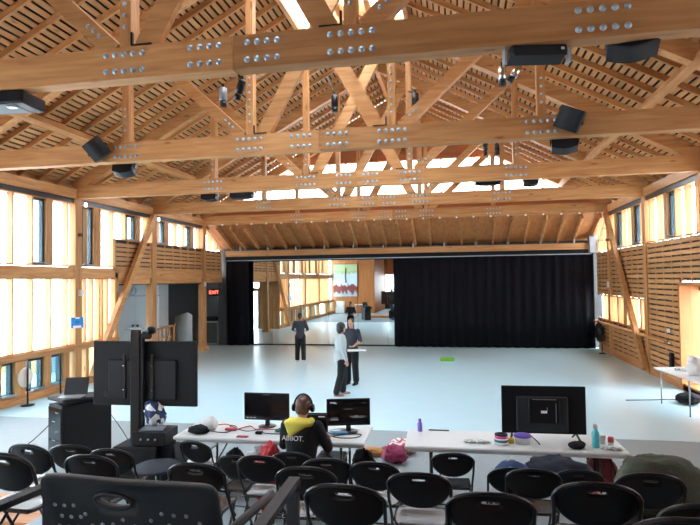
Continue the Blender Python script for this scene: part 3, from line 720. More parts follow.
spot((-3.86, 8.95, 5.93), 0, 0, 'dark and silver spotlight hanging between the first two trusses at the left', 'grey_steel', 1.2, anchor=(-4.0, 9.24, 5.80))
spot((.80, 9.1, 5.97), 0, 0, 'left one of two silver and black spotlights right of centre near the second truss', 'chrome', 1.15, anchor=(1.36, 9.26, 6.2))
spot((1.02, 9.1, 5.98), math.radians(35), math.radians(90), 'right, angled one of two spotlights near the second truss', 'chrome', 1.1, anchor=(1.36, 9.26, 6.25))
spot((-2.72, 12.8, 6.95), 0, 0, 'black spotlight high on the third truss left of the scissor braces', s=1.5, anchor=(-2.95, 13.0, 7.6))
spot((-.82, 12.8, 6.85), 0, 0, 'black spotlight high on the third truss right of the centre posts', s=1.5, anchor=(-.99, 13.0, 7.1))
spot((.72, 12.7, 5.62), math.radians(15), 0, 'left one of two black spotlights before the gable windows', s=1.0, anchor=(.8, 13.0, 5.32))
spot((.97, 12.7, 5.60), math.radians(-20), 0, 'right one of two black spotlights before the gable windows', s=1.0, anchor=(.9, 13.0, 5.32))
spot((-9.66, 13.3, 4.80), 0, 0, 'small white spotlight at the head of the left post', 'lamp_white', .6)
spot((-9.66, 17.05, 4.80), 0, 0, 'small white spotlight at the head of the fourth left post', 'lamp_white', .6)

# ================================================================ SEATING TIERS
for k, (y0, y1, x0, x1) in enumerate([(4.50, 5.46, -4.35, 5.15), (3.54, 4.50, -4.35, 5.15), (2.58, 3.54, -4.35, 5.15), (1.75, 2.58, -4.35, 5.15), (-4.0, 1.75, -4.35, 5.15)]):
    z = .25*(k+1); t = empty('seating_tier', ((x0+x1)/2, (y0+y1)/2, 0)); w2_ = (x1-x0)/2; d_ = (y1-y0)/2
    tag(t, ['lowest grey seating tier, one step above the hall floor', 'second grey seating tier from the floor', 'third grey seating tier from the floor', 'fourth grey seating tier, in front of the camera platform', 'top seating platform carrying the nearest chair'][k], 'tier')
    MB().box(-w2_, w2_, -d_+.01, d_-.01, z-.03, z).obj('deck', 'tier_grey', t); MB().box(-w2_, w2_, d_-.03, d_-.01, .0, z-.032).obj('riser_board', 'ply_x', t)
    for sx in (-1, 1): MB().box(sx*w2_-.02, sx*w2_+.02, -d_+.01, d_-.035, 0, z-.032).obj('side_board', 'ply_y', t)
wd_ = empty('wooden_platform', (-5.25, 5.65, 0)); tag(wd_, 'low reddish wooden platform at the bottom left corner beside the seating', 'platform')
for k in range(3): MB().box(-.85, .85, -.36+k*.24, -.13+k*.24, .12, .15).obj('plank', 'ply_x', wd_)
MB().box(-.83, .83, -.34, .34, 0, .118).obj('frame', 'ply_x', wd_)

# ================================================================ FOLDING CHAIRS
def back_outline(n_=32):
    pts = []
    for k in range(n_):
        a = 2*math.pi*k/n_; c, s_ = math.cos(a), math.sin(a)
        if s_ >= 0: x = .222*math.copysign(abs(c)**.85, c); z = .120*s_**.9
        else:
            x = .222*math.copysign(abs(c)**.8, c)*(1-.22*(-s_)**1.2); z = -.150*(-s_)**.8
        pts.append((x, z))
    return pts
def make_chair():
    t = empty('folding_chair')
    out = back_outline(); n_ = len(out); b = MB()
    # backrest with a grip slot: rings from slot to rim, front and back faces, curved
    cz = .072
    def P(x, z, off):
        y = -.135-(z)*.30+.55*x*x+off; return (x, y, .70+z)
    rings = []
    for f in (0, .18, .45, .75, .94, 1.0):
        r_ = []
        for k, (x, z) in enumerate(out):
            a = math.atan2(z-cz, x); sx, sz = .046*math.copysign(abs(math.cos(a))**.5, math.cos(a)), cz+.011*math.copysign(abs(math.sin(a))**.5, math.sin(a))
            r_.append((sx+(x-sx)*f, sz+(z-sz)*f))
        rings.append(r_)
    vs = []; fs = []; m1 = len(rings)
    for side, off in ((0, -.011), (1, .011)):
        for i, r_ in enumerate(rings):
            o_ = off*(1 if i < m1-1 else .35)
            for x, z in r_: vs.append(P(x, z, o_))
    N = m1*n_
    for i in range(m1-1):
        for k in range(n_):
            j = (k+1) % n_; a, b1, c, d = i*n_+k, i*n_+j, (i+1)*n_+j, (i+1)*n_+k
            fs.append((a, b1, c, d)); fs.append((N+d, N+c, N+b1, N+a))
    for k in range(n_):
        j = (k+1) % n_; fs.append((k, N+k, N+j, j)); q = (m1-1)*n_; fs.append((q+k, q+j, N+q+j, N+q+k))
    b.add(vs, fs, True); b.obj('backrest', 'black_plastic', t)
    s = MB()                                            # dished seat
    nx, ny = 8, 8; vs = []; fs = []
    for j in range(ny+1):
        for i in range(nx+1):
            u, v = i/nx*2-1, j/ny
            wx = .20*(1-.08*(v-.5)**2)*(1 if abs(v-.5) < .45 else .93); x = u*wx; y = -.13+.38*v; z = .445-.018*math.cos(u*1.5)*math.sin(math.pi*v)+(-.02*max(0, v-.85)/.15)
            vs.append((x, y, z))
    for j in range(ny):
        for i in range(nx): a = j*(nx+1)+i; fs.append((a, a+1, a+nx+2, a+nx+1))
    s.add(vs, fs, True); so_ = s.obj('seat', 'seat_plastic', t); md = so_.modifiers.new('thick', 'SOLIDIFY'); md.thickness = .018
    f = MB()                                            # main tube: front foot - seat - round the back - front foot
    path = [(-.225, .25, .012), (-.22, .12, .25), (-.215, .0, .46), (-.222, -.09, .60)]
    arch = []
    for k in range(1, 12):
        a = math.pi-math.pi*k/12; x = .232*math.copysign(abs(math.cos(a))**.85, math.cos(a)); z = .128*math.sin(a)**.9; arch.append((x, -.145-z*.30+.45*x*x, .70+z))
    path = path+arch+[(-p[0], p[1], p[2]) for p in path[::-1]]
    f.tube(path, .0115, 8); f.obj('frame', 'black_metal', t)
    for sx in (-1, 1):
        MB().tube([(sx*.195, .17, .43), (sx*.20, .0, .24), (sx*.205, -.235, .012)], .0115, 8).obj('leg', 'black_metal', t)
    MB().tube([(-.21, -.13, .10), (.21, -.13, .10)], .009, 6).obj('crossbar', 'black_metal', t)
    MB().tube([(-.222, .17, .15), (.222, .17, .15)], .009, 6).obj('crossbar', 'black_metal', t)
    ft = MB()
    for sx in (-1, 1): ft.lathe([(.016, 0), (.016, .03)], 10, (sx*.225, .25, 0)); ft.lathe([(.016, 0), (.016, .03)], 10, (sx*.205, -.235, 0))
    ft.obj('foot_caps', 'black_plastic', t)
    return t
chair0 = make_chair(); first = [True]
def chair(x, y, row, rz, label):
    z = .25*row
    if first[0]: o = chair0; first[0] = False; o.location = (x, y+.18, z); o.rotation_euler = (0, 0, rz)
    else: o = copy_tree(chair0, (x, y+.18, z), rz)
    return tag(o, label, 'chair', 'black folding chairs facing the hall')
R_ = math.radians
chair(-3.02, 6.15, 0, R_(-14), 'black folding chair at the left white table, turned slightly, nearest the TV cart')
chair(-1.82, 4.97, 1, R_(2), 'black folding chair with lit seat, left of the seated person behind the left table')
chair(-1.80, 5.90, 0, R_(3), 'black folding chair the person in the yellow hood sits on')
chair(-1.20, 4.98, 1, R_(6), 'black folding chair just right of and behind the seated person')
chair(-1.12, 4.00, 2, R_(3), 'black folding chair behind the handrail in the third row')
chair(-.62, 3.02, 3, R_(-2), 'large near black folding chair, centre-left of the front edge, right of the handrail')
chair(-.73, 4.94, 1, R_(-3), 'black folding chair between the two tables, beside the papers on the floor')
chair(-.28, 4.00, 2, R_(0), 'black folding chair with pale seat, centre of the third row')
chair(-.07, 6.12, 0, R_(4), 'black folding chair pushed up to the left end of the right white table')
chair(.16, 3.02, 3, R_(0), 'large near black folding chair at the bottom edge, centre')
chair(.50, 5.73, 0, R_(5), 'black folding chair carrying the blue backpack under the right table')
chair(.63, 4.96, 1, R_(-2), 'black folding chair in front of the blue backpack chair, second row')
chair(1.14, 5.77, 0, R_(3), 'black folding chair under the right table below the big monitor, beside the patterned cloth')
chair(.75, 3.25, 3, R_(-3), 'large near black folding chair, right of centre, in front of the patterned cloth')
chair(1.32, 4.22, 2, R_(-2), 'black folding chair with an olive coat draped over it')
chair(.86, 2.20, 4, R_(-6), 'large near black folding chair at the bottom right, cut off by the frame')
chair(1.22, 3.02, 3, R_(-4), 'black folding chair at the right edge of the frame behind the nearest one')
chair(-1.97, 3.96, 2, R_(2), 'black folding chair whose top shows above the right end of the perforated chair')
chair(-3.61, 4.21, 2, R_(-6), 'black folding chair at the left, second from the frame edge')
chair(-2.98, 3.24, 3, R_(-4), 'black folding chair cut by the left edge of the frame')
chair(-3.86, 5.02, 1, R_(8), 'black folding chair in front of the black lectern, left one')
chair(-2.91, 4.02, 2, R_(2), 'black folding chair just above the left end of the perforated chair')
chair(-3.36, 4.96, 1, R_(4), 'black folding chair in front of the black lectern, right one')
chair(-2.34, 5.70, 0, R_(-5), 'black folding chair tucked behind the lit-seat chair at the left table')

# nearest chair: perforated charcoal shell with arms
nc = empty('stacking_chair', (-.965, 1.55, 1.265), R_(-2)); tag(nc, 'nearest charcoal plastic armchair with perforated back and oval grip hole', 'chair')
def shell_back():
    # grid with an oval hole; dimple holes as small dark pits
    W, H_ = .60, .40; n_ = 40; out = []
    for k in range(n_):
        a = 2*math.pi*k/n_; c, s_ = math.cos(a), math.sin(a)
        out.append((W/2*math.copysign(abs(c)**.16, c)*(1-.07*(1-s_)/2), H_/2*math.copysign(abs(s_)**.16, s_)))
    cx = -.03; cz = .135; rings = []
    for f in (0, .12, .4, .8, .95, 1.0):
        r_ = []
        for x, z in out:
            a = math.atan2(z-cz, x-cx); sx, sz = cx+.058*math.cos(a), cz+.020*math.sin(a); r_.append((sx+(x-sx)*f, sz+(z-sz)*f))
        rings.append(r_)
    P = lambda x, z, o: (x, -.30*z+.25*x*x+o, .66+z)
    vs = []; fs = []; m1 = len(rings)
    for off in (-.011, .011):
        for i, r_ in enumerate(rings):
            for x, z in r_: vs.append(P(x, z, off*(1.9 if i == 4 else .5 if i == 5 else 1)))
    N = m1*n_
    for i in range(m1-1):
        for k in range(n_):
            j = (k+1) % n_; a, b1, c, d = i*n_+k, i*n_+j, (i+1)*n_+j, (i+1)*n_+k; fs.append((a, b1, c, d)); fs.append((N+d, N+c, N+b1, N+a))
    for k in range(n_):
        j = (k+1) % n_; fs.append((k, N+k, N+j, j)); q = (m1-1)*n_; fs.append((q+k, q+j, N+q+j, N+q+k))
    return MB().add(vs, fs, True), P
sb, PP = shell_back(); sb.obj('backrest', 'charcoal_plastic', nc)
pf = MB()
for r_ in range(6):
    for c_ in range(14):
        x = -.25+c_*.037+(.018 if r_ % 2 else 0); z = .10-r_*.036-.010*(c_ % 2)+.012*math.sin(c_*1.3)
        if abs(x+.03) < .085 and z > .085: continue
        p = PP(x, z, -.0125); pf.lathe([(.0065, 0), (.0065, .002)], 8, p, RX(math.pi/2+.29))
pf.obj('perforations', 'grey_steel', nc)['kind'] = 'stuff'
gl = MB(); gl.tube([PP(-.03+.062*math.cos(a*.2618), .135+.023*math.sin(a*.2618), -.012) for a in range(24)], .007, 6, True); gl.obj('grip_rim', 'charcoal_plastic', nc)
s = MB(); s.cbox((0, .26, .43), (.46, .46, .03), None, .012); s.obj('seat', 'charcoal_plastic', nc)
for sx in (-1, 1):
    MB().beam((sx*.215, .02, .50), (sx*.215, .03, .0), .03, .03).obj('leg', 'black_metal', nc); MB().beam((sx*.215, .46, .42), (sx*.225, .50, .0), .03, .03).obj('leg', 'black_metal', nc)
MB().tube([(-.225, .03, .44), (-.27, .03, .66), (-.28, .06, .68), (-.28, .42, .66), (-.24, .46, .44)], .016, 8).obj('armrest', 'charcoal_plastic', nc)
MB().tube([(.225, .03, .44), (.27, .03, .66), (.28, .06, .68), (.28, .42, .66), (.24, .46, .44)], .016, 8).obj('armrest', 'charcoal_plastic', nc)
# the aisle handrail and the seat arm at the left edge
hr = empty('handrail', (-.535, 1.68, 1.25)); tag(hr, 'short grey handrail with a sloping top, right of the perforated chair', 'handrail')
MB().beam((0.02, .04, 0), (.02, .04, .80), .035, .022).obj('post', 'charcoal_plastic', hr)
MB().beam((.02, .055, .815), (.05, -1.0, .815), .035, .02).obj('top_bar', 'charcoal_plastic', hr); MB().tube([(.0025, .045, .80), (.0375, .045, .80)], .02, 10).obj('elbow', 'charcoal_plastic', hr)
MB().beam((.05, -.95, .0), (.05, -.95, .81), .035, .022).obj('post', 'charcoal_plastic', hr)
hl = empty('aisle_rail', (-1.44, 1.55, 1.21)); tag(hl, 'dark sloping rail at the left edge beside the perforated chair', 'rail')
MB().beam((.10, .16, .815), (-.06, -.80, .815), .04, .02).obj('top_bar', 'charcoal_plastic', hl); MB().beam((.09, .12, 0), (.09, .12, .80), .03, .022).obj('post', 'black_metal', hl); MB().beam((-.06, -.78, 0), (-.06, -.78, .80), .03, .022).obj('post', 'black_metal', hl)

# ================================================================ TABLES
def folding_table(loc, rz, w, d, label):
    t = empty('folding_table', loc, rz); tag(t, label, 'table')
    MB().cbox((0, 0, .718), (w, d, .045), None, .012).obj('tabletop', 'white_plastic', t)
    MB().box(-w/2+.03, w/2-.03, -d/2+.03, -d/2+.05, .67, .697).obj('apron', 'white_plastic', t)
    for sx in (-1, 1):
        x = sx*(w/2-.30)
        for sy in (-1, 1): MB().tube([(x, sy*(d/2-.08), .69), (x, sy*(d/2-.12), .0)], .016, 8).obj('leg', 'black_metal', t)
        MB().tube([(x, -d/2+.11, .12), (x, d/2-.11, .12)], .012, 8).obj('leg_brace', 'black_metal', t); MB().tube([(x, 0, .12), (x-sx*.35, 0, .69)], .010, 6).obj('strut', 'black_metal', t)
        MB().tube([(x, -d/2+.10, .45), (x, d/2-.10, .45)], .010, 8).obj('leg_brace', 'black_metal', t)
    return t
folding_table((.62, 7.03, 0), R_(1.5), 2.50, .76, 'right white folding table with the big monitor turned away')
folding_table((-2.34, 7.03, 0), R_(1.0), 2.46, .80, 'left white folding table with two monitors where the person sits')
ct = empty('folding_table', (4.92, 12.25, 0), R_(-35)); tag(ct, 'white folding table with clutter by the glazed opening at the right edge', 'table')
ct.location = (4.60, 12.10, 0); ct.rotation_euler = (0, 0, R_(-84))
MB().cbox((0, 0, .73), (1.9, .72, .035), None, .01).obj('tabletop', 'white_plastic', ct)
for sx in (-.8, .35, .8):
    for sy in (-.28, .28): MB().tube([(sx, sy, .71), (sx, sy, 0)], .014, 8).obj('leg', 'grey_steel', ct)
TT = .742
def at(c, r): return (c[0], c[1], c[2])

# ================================================================ SCREENS
def monitor(name, loc, rz, w, h, label, back=False, foot='stand', lift=.10, screen='screen_black'):
    t = empty(name, loc, rz); tag(t, label, 'monitor'); s_ = -1 if not back else 1      # screen faces -y unless back
    MB().cbox((0, 0, lift+h/2), (w, .03, h), None, .006).obj('casing', 'black_matte', t)
    MB().box(-w/2+.012, w/2-.012, -.018*1 if s_ < 0 else .0155, -.0155 if s_ < 0 else .018, lift+.02, lift+h-.012).obj('screen', screen, t)
    MB().cbox((0, -s_*.028, lift+h*.45), (w*.62, .03, h*.6), None, .012).obj('rear_housing', 'black_matte', t)
    if foot == 'stand':
        MB().box(-.03, .03, -s_*.03-.01, -s_*.03+.01, .01, lift+h*.3).obj('neck', 'black_metal', t); MB().lathe([(.12, 0), (.12, .008), (.04, .014)], 24, (0, -s_*.02, 0)).obj('base', 'black_metal', t)
    else:
        for sx in (-1, 1):
            MB().beam((sx*w*.38, 0, lift+.01), (sx*w*.41, -.12, .005), .02, .012).obj('foot', 'black_metal', t); MB().beam((sx*w*.38, 0, lift+.01), (sx*w*.36, .11, .005), .02, .012).obj('foot', 'black_metal', t)
    return t
m1 = monitor('desktop_monitor', (-2.52, 7.22, TT), R_(0), .63, .36, 'black monitor on the left table, left of the seated person', lift=.09)
text('MONITOR', .001, 'screen_grey', m1, (0, -.02, .43), (math.pi/2, 0, 0), .0005) if False else MB().box(-.05, .05, -.0195, -.018, .425, .435).obj('badge', 'screen_dim', m1)
for k in range(3): MB().box(-.28+k*.05, -.25+k*.05, -.0195, -.018, .115, .125).obj('status_text', 'screen_grey', m1)
m2 = monitor('desktop_monitor', (-1.38, 7.10, TT), R_(14), .56, .34, 'black monitor with faint grey text at the right end of the left table', lift=.09)
for (x, z, w_, h_, mt) in ((-.20, .385, .07, .012, 'screen_grey'), (-.165, .375, .04, .008, 'screen_grey'), (0, .30, .10, .006, 'screen_dim'), (-.18, .17, .10, .022, 'screen_dim'), (-.18, .19, .08, .006, 'screen_dim'), (.12, .205, .20, .010, 'screen_dim'), (.12, .19, .15, .008, 'screen_dim'), (.20, .375, .05, .005, 'screen_dim'), (.10, .21, .04, .006, 'screen_grey')):
    MB().box(x-w_/2, x+w_/2, -.0195, -.018, z-h_/2, z+h_/2).obj('text_block', mt, m2)
m3 = monitor('television', (1.02, 7.12, TT), R_(2), .98, .57, 'big black monitor seen from behind on the right white table', back=True, foot='feet', lift=.07)
for o_ in kids(m3):
    if o_.name.startswith('rear_housing'): bpy.data.objects.remove(o_)
MB().cbox((-.02, -.035, .31), (.60, .04, .42), None, .012).obj('rear_housing', 'speaker_grille', m3)
MB().cbox((-.0, -.065, .36), (.36, .03, .30), None, .01).obj('rear_panel', 'black_matte', m3)
MB().box(-.04, .03, -.084, -.080, .33, .36).obj('label', 'sign_white', m3); MB().box(.03, .035, -.084, -.080, .36, .40).obj('label_edge', 'grey_steel', m3)
MB().box(-.14, .14, -.084, -.080, .49, .496).obj('vent_line', 'grey_steel', m3); MB().box(.13, .136, -.084, -.080, .22, .45).obj('cable', 'grey_steel', m3)
lt = empty('laptop', (-1.80, 6.98, TT), R_(6)); tag(lt, 'open black laptop beyond the seated person on the left table', 'laptop')
MB().cbox((0, -.10, .01), (.34, .24, .016), None, .004).obj('keyboard_base', 'black_matte', lt); MB().cbox((0, .05, .13), (.34, .012, .24), RX(R_(-14)), .004).obj('lid', 'black_matte', lt); MB().cbox((0, .043, .13), (.31, .004, .20), RX(R_(-14)), .001).obj('screen', 'screen_black', lt)
MB().cbox((.09, .015, .21), (.08, .003, .012), RX(R_(-14))).obj('screen_text', 'screen_grey', lt)

# ---- TV on a wheeled post
tv = empty('television_stand', (-4.18, 6.98, 0), R_(3)); tag(tv, 'black post stand with boxy base carrying the big TV at the left', 'stand')
MB().cbox((-.12, 0, 1.15), (.14, .06, 1.80), None, .01).obj('post', 'black_metal', tv); MB().cbox((-.02, 0, 1.15), (.05, .05, 1.7), None, .01).obj('post', 'black_matte', tv)
MB().cbox((.04, .0, 1.98), (.14, .06, .10), None, .02).obj('camera_shelf', 'black_metal', tv); MB().lathe([(.05, 0), (.07, .03), (.06, .08), (.03, .10)], 16, (.10, 0, 2.0)).obj('camera_head', 'black_plastic', tv)
MB().box(-.25, .0, -.05, .05, 2.065, 2.075).obj('top_plate', 'grey_steel', tv)
MB().cbox((.03, -.05, .30), (.62, .55, .52), None, .02).obj('base_box', 'black_matte', tv); MB().cbox((.42, .05, .40), (.22, .55, .34), None, .02).obj('side_box', 'speaker_black', tv)
for sx in (-1, 1):
    for sy in (-1, 1): MB().lathe([(.02, -.012), (.028, -.012), (.028, .012), (.02, .012)], 14, (sx*.25+.03, sy*.24-.05, .028), RY(math.pi/2)).obj('castor', 'black_metal', tv)
T2_ = empty('television', (-4.22, 7.07, 1.45), R_(2)); tag(T2_, 'big black TV seen from behind on the left post stand', 'television')
MB().cbox((0, 0, 0), (1.52, .045, .88), None, .008).obj('casing', 'black_matte', T2_); MB().box(-.74, .74, .024, .028, -.42, .42).obj('screen', 'screen_black', T2_)
MB().cbox((-.02, -.035, -.08), (1.0, .04, .55), None, .015).obj('rear_housing', 'speaker_black', T2_)
for sx in (-.27, .14):
    MB().box(sx-.02, sx+.02, -.075, -.056, -.34, .26).obj('mount_arm', 'black_metal', T2_)
    for zz in (.11, -.22): MB().lathe([(.012, 0), (.012, .01)], 10, (sx, -.076, zz), RX(math.pi/2)).obj('screw', 'chrome', T2_)
MB().box(-.58, -.52, -.062, -.056, -.32, -.25).obj('label', 'speaker_grille', T2_)
am = empty('amplifier', (-3.98, 6.92, .565), R_(4)); tag(am, 'flat black audio unit on the TV stand base', 'amplifier')
MB().cbox((0, 0, .09), (.46, .40, .17), None, .008).obj('case', 'speaker_black', am); MB().cbox((-.02, -.03, .185), (.30, .22, .012), RZm(.2), .002).obj('top_plate', 'grey_steel', am)
for k in range(3): MB().lathe([(.014, 0), (.014, .015)], 10, (-.1+k*.1, -.205, .09), RX(math.pi/2)).obj('knob', 'grey_steel', am)
o = MB().ball((0, 0, .02), (.13, .10, .16), 18, 12, .16, seed=3).ball((.10, .02, .0), (.06, .08, .12), 12, 8, .2, seed=5).ball((-.08, -.02, .12), (.05, .05, .07), 12, 8, .1, seed=6).obj('soft_bundle', 'navy_white_cloth', None, (-4.06, 7.02, .90)); tag(o, 'navy and white soft bundle lying on the audio unit under the TV', 'bundle')
dk = empty('round_stool', (-3.62, 6.35, 0)); tag(dk, 'low round dark blue-grey stool beside the TV stand base', 'stool')
MB().lathe([(0, .42), (.27, .42), (.29, .435), (.29, .45), (.27, .46), (0, .46)], 32).obj('top', 'cloth_slate', dk); MB().lathe([(.03, .03), (.03, .42)], 12).obj('post', 'black_metal', dk); MB().lathe([(.22, 0), (.22, .02), (.03, .04)], 24).obj('foot', 'black_metal', dk)

# ---- lectern with laptop
lc = empty('lectern', (-5.88, 7.96, 0), math.atan2(.9, .44)); tag(lc, 'black lectern cabinet with an overhanging sloped top at the left', 'lectern')
lc.location = (-5.89, 8.0, 0); lc.scale = (1.05, 1, .95)
MB().cbox((0, .0, .45), (.76, .42, .86), None, .008).obj('body', 'black_matte', lc); MB().box(-.395, -.381, -.19, .19, .06, .84).obj('open_back', 'screen_black', lc)
for k in range(5): MB().box(-.402, -.396, -.12+(k % 2)*.1, -.04+(k % 2)*.1, .16+k*.15, .172+k*.15).obj('rack_unit', 'grey_steel', lc)
MB().cbox((.10, 0, .93), (.98, .50, .05), RY(R_(4)), .01).obj('top', 'black_matte', lc); MB().cbox((.5, 0, .87), (.16, .46, .08), RY(R_(25)), .01).obj('lip', 'black_matte', lc)
MB().box(-.36, .36, -.20, .20, 0, .02).obj('plinth', 'black_metal', lc)
l2 = empty('laptop', (-5.98, 7.95, .915), R_(16)); tag(l2, 'small dark laptop or tablet standing open on the black lectern', 'laptop')
MB().cbox((0, -.12, .012), (.36, .25, .016), None, .004).obj('keyboard_base', 'grey_steel', l2); MB().cbox((.03, .04, .15), (.36, .012, .27), RX(R_(-18)), .004).obj('lid', 'speaker_grille', l2)

# ================================================================ THINGS ON AND UNDER THE TABLES
def bottle(loc, r, h, mat, capm, label):
    t = empty('bottle', loc); tag(t, label, 'bottle')
    MB().lathe([(r*.95, 0), (r, .01), (r, h*.62), (r*.55, h*.74), (r*.5, h*.82)], 20).obj('body', mat, t); MB().lathe([(r*.62, h*.80), (r*.62, h*.97), (r*.5, h)], 18).obj('cap', capm, t); return t
bottle((1.55, 6.86, TT), .040, .27, 'teal_bottle', 'white_plastic', 'turquoise water bottle with white cap at the right end of the right table')
bottle((-.48, 7.28, TT), .032, .16, 'bottle_purple', 'bottle_purple', 'small purple bottle at the back left corner of the right table')
def tub(): pass
ts = empty('tape_stack', (.50, 6.84, TT)); tag(ts, 'stack of coloured tape rolls, white, teal, pink and dark, on the right table', 'tape')
for k, mt in enumerate(('white_plastic', 'tape_teal', 'sign_white', 'tape_pink', 'cloth_slate')):
    z0 = [0, .035, .062, .078, .108][k]; h_ = [.034, .026, .015, .029, .016][k]
    MB().lathe([(.038, z0), (.082-.002*k, z0), (.082-.002*k, z0+h_), (.038, z0+h_), (.038, z0)], 26).obj('roll', mt, ts)
cupo = empty('orange_tape', (.61, 6.92, TT)); tag(cupo, 'small orange-yellow roll beside the tape stack', 'tape'); MB().lathe([(.02, 0), (.045, 0), (.045, .05), (.02, .05), (.02, 0)], 20).obj('roll', 'pack_yellow', cupo)
ld = empty('food_box', (.75, 6.92, TT)); tag(ld, 'clear tub with purple lid on the right table before the monitor', 'box')
MB().lathe([(.085, 0), (.095, .08)], 24).obj('tub', 'white_plastic', ld); MB().lathe([(.10, .08), (.10, .10), (.09, .105), (0, .105)], 24).obj('lid', 'lid_purple', ld); MB().tube([(.09, -.02, .10), (.13, -.05, .07), (.17, -.05, .03), (.19, -.05, .004)], .006, 6).obj('strap', 'cable_black', ld)
o = MB().ball((0, 0, .045), (.09, .065, .045), 16, 8, .06, seed=2).ball((.05, .02, .05), (.055, .05, .045), 12, 8, .08, seed=4).obj('folded_cap', 'cloth_black', None, (1.32, 6.76, TT)); tag(o, 'black folded cap lying on the right table', 'cap')
cu = empty('paper_cup', (1.66, 7.03, TT)); tag(cu, 'white paper cup behind the turquoise bottle', 'cup'); MB().lathe([(.03, 0), (.042, .10), (.045, .10), (.043, .105)], 20).obj('cup', 'white_plastic', cu)
cn = empty('drink_can', (1.73, 6.93, TT)); tag(cn, 'red and white can near the right end of the right table', 'can'); MB().lathe([(.028, 0), (.033, .008), (.033, .075)], 20).obj('body', 'white_plastic', cn); MB().lathe([(.0335, .05), (.0335, .10), (.026, .11)], 20).obj('red_band', 'can_red', cn)
def crumple(name, loc, r, mat, label, cat, seed, jit=.25, parts=3):
    from mathutils import noise
    m_ = MB(); rnd = random.Random(seed); n_, k_ = 40, 24; vs = []; fs = []
    lob = [(rnd.uniform(0, 6.28), rnd.uniform(.15, .35)) for _ in range(parts)]
    for i in range(k_+1):
        th = math.pi*i/k_
        for k in range(n_):
            an = 2*math.pi*k/n_; d = Vector((math.sin(th)*math.cos(an), math.sin(th)*math.sin(an), math.cos(th)))
            q = 1+sum(w_*math.cos(an-a_)**3 for a_, w_ in lob)*.5*math.sin(th)
            q += jit*1.5*noise.noise(d*1.8+Vector((seed*3.1, 0, 0)))+jit*1.9*abs(noise.noise(d*3.9+Vector((0, seed*1.7, 0))))-jit*.35+jit*.6*noise.noise(d*9+Vector((0, 0, seed)))
            x, y, z = d.x*r[0]*q, d.y*r[1]*q, d.z*r[2]*.55*q+r[2]*.50
            vs.append((x, y, max(z, 0.0)))
    for i in range(k_):
        for k in range(n_): j = (k+1) % n_; fs.append((i*n_+k, (i+1)*n_+k, (i+1)*n_+j, i*n_+j))
    m_.add(vs, fs, True)
    return tag(m_.obj(name, mat, None, (loc[0], loc[1], loc[2]+.004)), label, cat)
crumple('crumpled_wrapper', (1.72, 6.79, TT-.003), (.11, .06, .035), 'mixed_clutter', 'pale crumpled wrapper at the front right corner of the right table', 'wrapper', 11)
crumple('tangled_earphones', (.22, 6.88, TT-.003), (.13, .07, .022), 'mixed_clutter', 'grey tangled earphones on the middle of the right table', 'earphones', 12)
block('phone', (-.24, 7.34, TT+.006), (.26, .03, .01), 'black_plastic', 'thin dark pencil case along the back edge of the right table', 'case', bev=.003)
# left table
def cable(pts, r, mat, label):
    P_ = [Vector(p) for p in pts]; out = []
    for i in range(len(P_)-1):
        p0, p1, p2, p3 = P_[max(i-1, 0)], P_[i], P_[i+1], P_[min(i+2, len(P_)-1)]
        for k in range(6):
            u = k/6; out.append(.5*((2*p1)+(-p0+p2)*u+(2*p0-5*p1+4*p2-p3)*u*u+(-p0+3*p1-3*p2+p3)*u*u*u))
    out.append(P_[-1]); return tag(MB().tube(out, r, 6).obj('cable', mat), label, 'cable')
Z_ = TT+.006
cable([(-3.3, 7.1, Z_), (-3.1, 7.25, Z_), (-2.9, 7.0, Z_), (-2.75, 7.2, Z_), (-2.6, 7.05, Z_), (-2.3, 7.1, Z_)], .006, 'cable_red', 'red cable looping over the left end of the left table')
cable([(-3.2, 6.9, Z_), (-2.95, 6.85, Z_), (-2.9, 7.1, Z_+.008), (-3.05, 7.2, Z_), (-2.7, 6.95, Z_), (-2.55, 7.15, Z_)], .005, 'cable_black', 'thin black cable tangled among the red one on the left table')
cable([(-2.52, 7.05, Z_), (-2.45, 6.9, Z_), (-2.2, 6.88, Z_), (-2.05, 7.0, Z_), (-1.95, 6.95, Z_)], .005, 'cable_black', 'black cable in front of the left monitor')
cable([(-1.62, 6.92, Z_), (-1.45, 6.82, Z_), (-1.25, 6.85, Z_), (-1.2, 7.0, Z_), (-1.38, 6.98, Z_+.004), (-1.55, 6.86, Z_)], .006, 'cable_black', 'black cable coiled in front of the right monitor on the left table')
cable([(-1.70, 7.08, Z_), (-1.58, 7.2, Z_), (-1.4, 7.28, Z_), (-1.25, 7.2, Z_)], .006, 'cable_white', 'white cable behind the right monitor on the left table')
cable([(-4.9, 7.6, .01), (-4.7, 7.5, .01), (-4.9, 7.75, .3), (-5.35, 8.0, .62)], .006, 'cable_black', 'thin cable running from the lectern down to the floor')
cable([(-6.28, 7.9, .55), (-6.6, 7.7, .2), (-6.9, 7.3, .01), (-7.2, 7.0, .01)], .008, 'cable_black', 'black cable from the lectern back to the floor at the left')
block('power_adapter', (-2.50, 6.86, TT+.018), (.09, .06, .035), 'black_plastic', 'black power adapter on the left table before the left monitor', 'adapter', bev=.008)
block('power_strip', (-2.93, 6.98, TT+.016), (.16, .05, .03), 'can_red', 'small red-brown box among the cables on the left table', 'box', bev=.008)
block('soap_dish', (-2.66, 6.70, TT+.008), (.15, .06, .014), 'cloth_pink', 'flat pinkish phone case near the front edge of the left table', 'case', bev=.006)
crumple('teal_cloth', (-2.12, 6.93, TT-.003), (.17, .09, .06), 'cloth_teal', 'dark teal cloth heap between the left monitor and the seated person', 'cloth', 21)
crumple('blue_cloth', (-1.52, 7.0, TT-.003), (.12, .05, .03), 'foam_blue', 'small light blue packet under the right monitor on the left table', 'packet', 22)
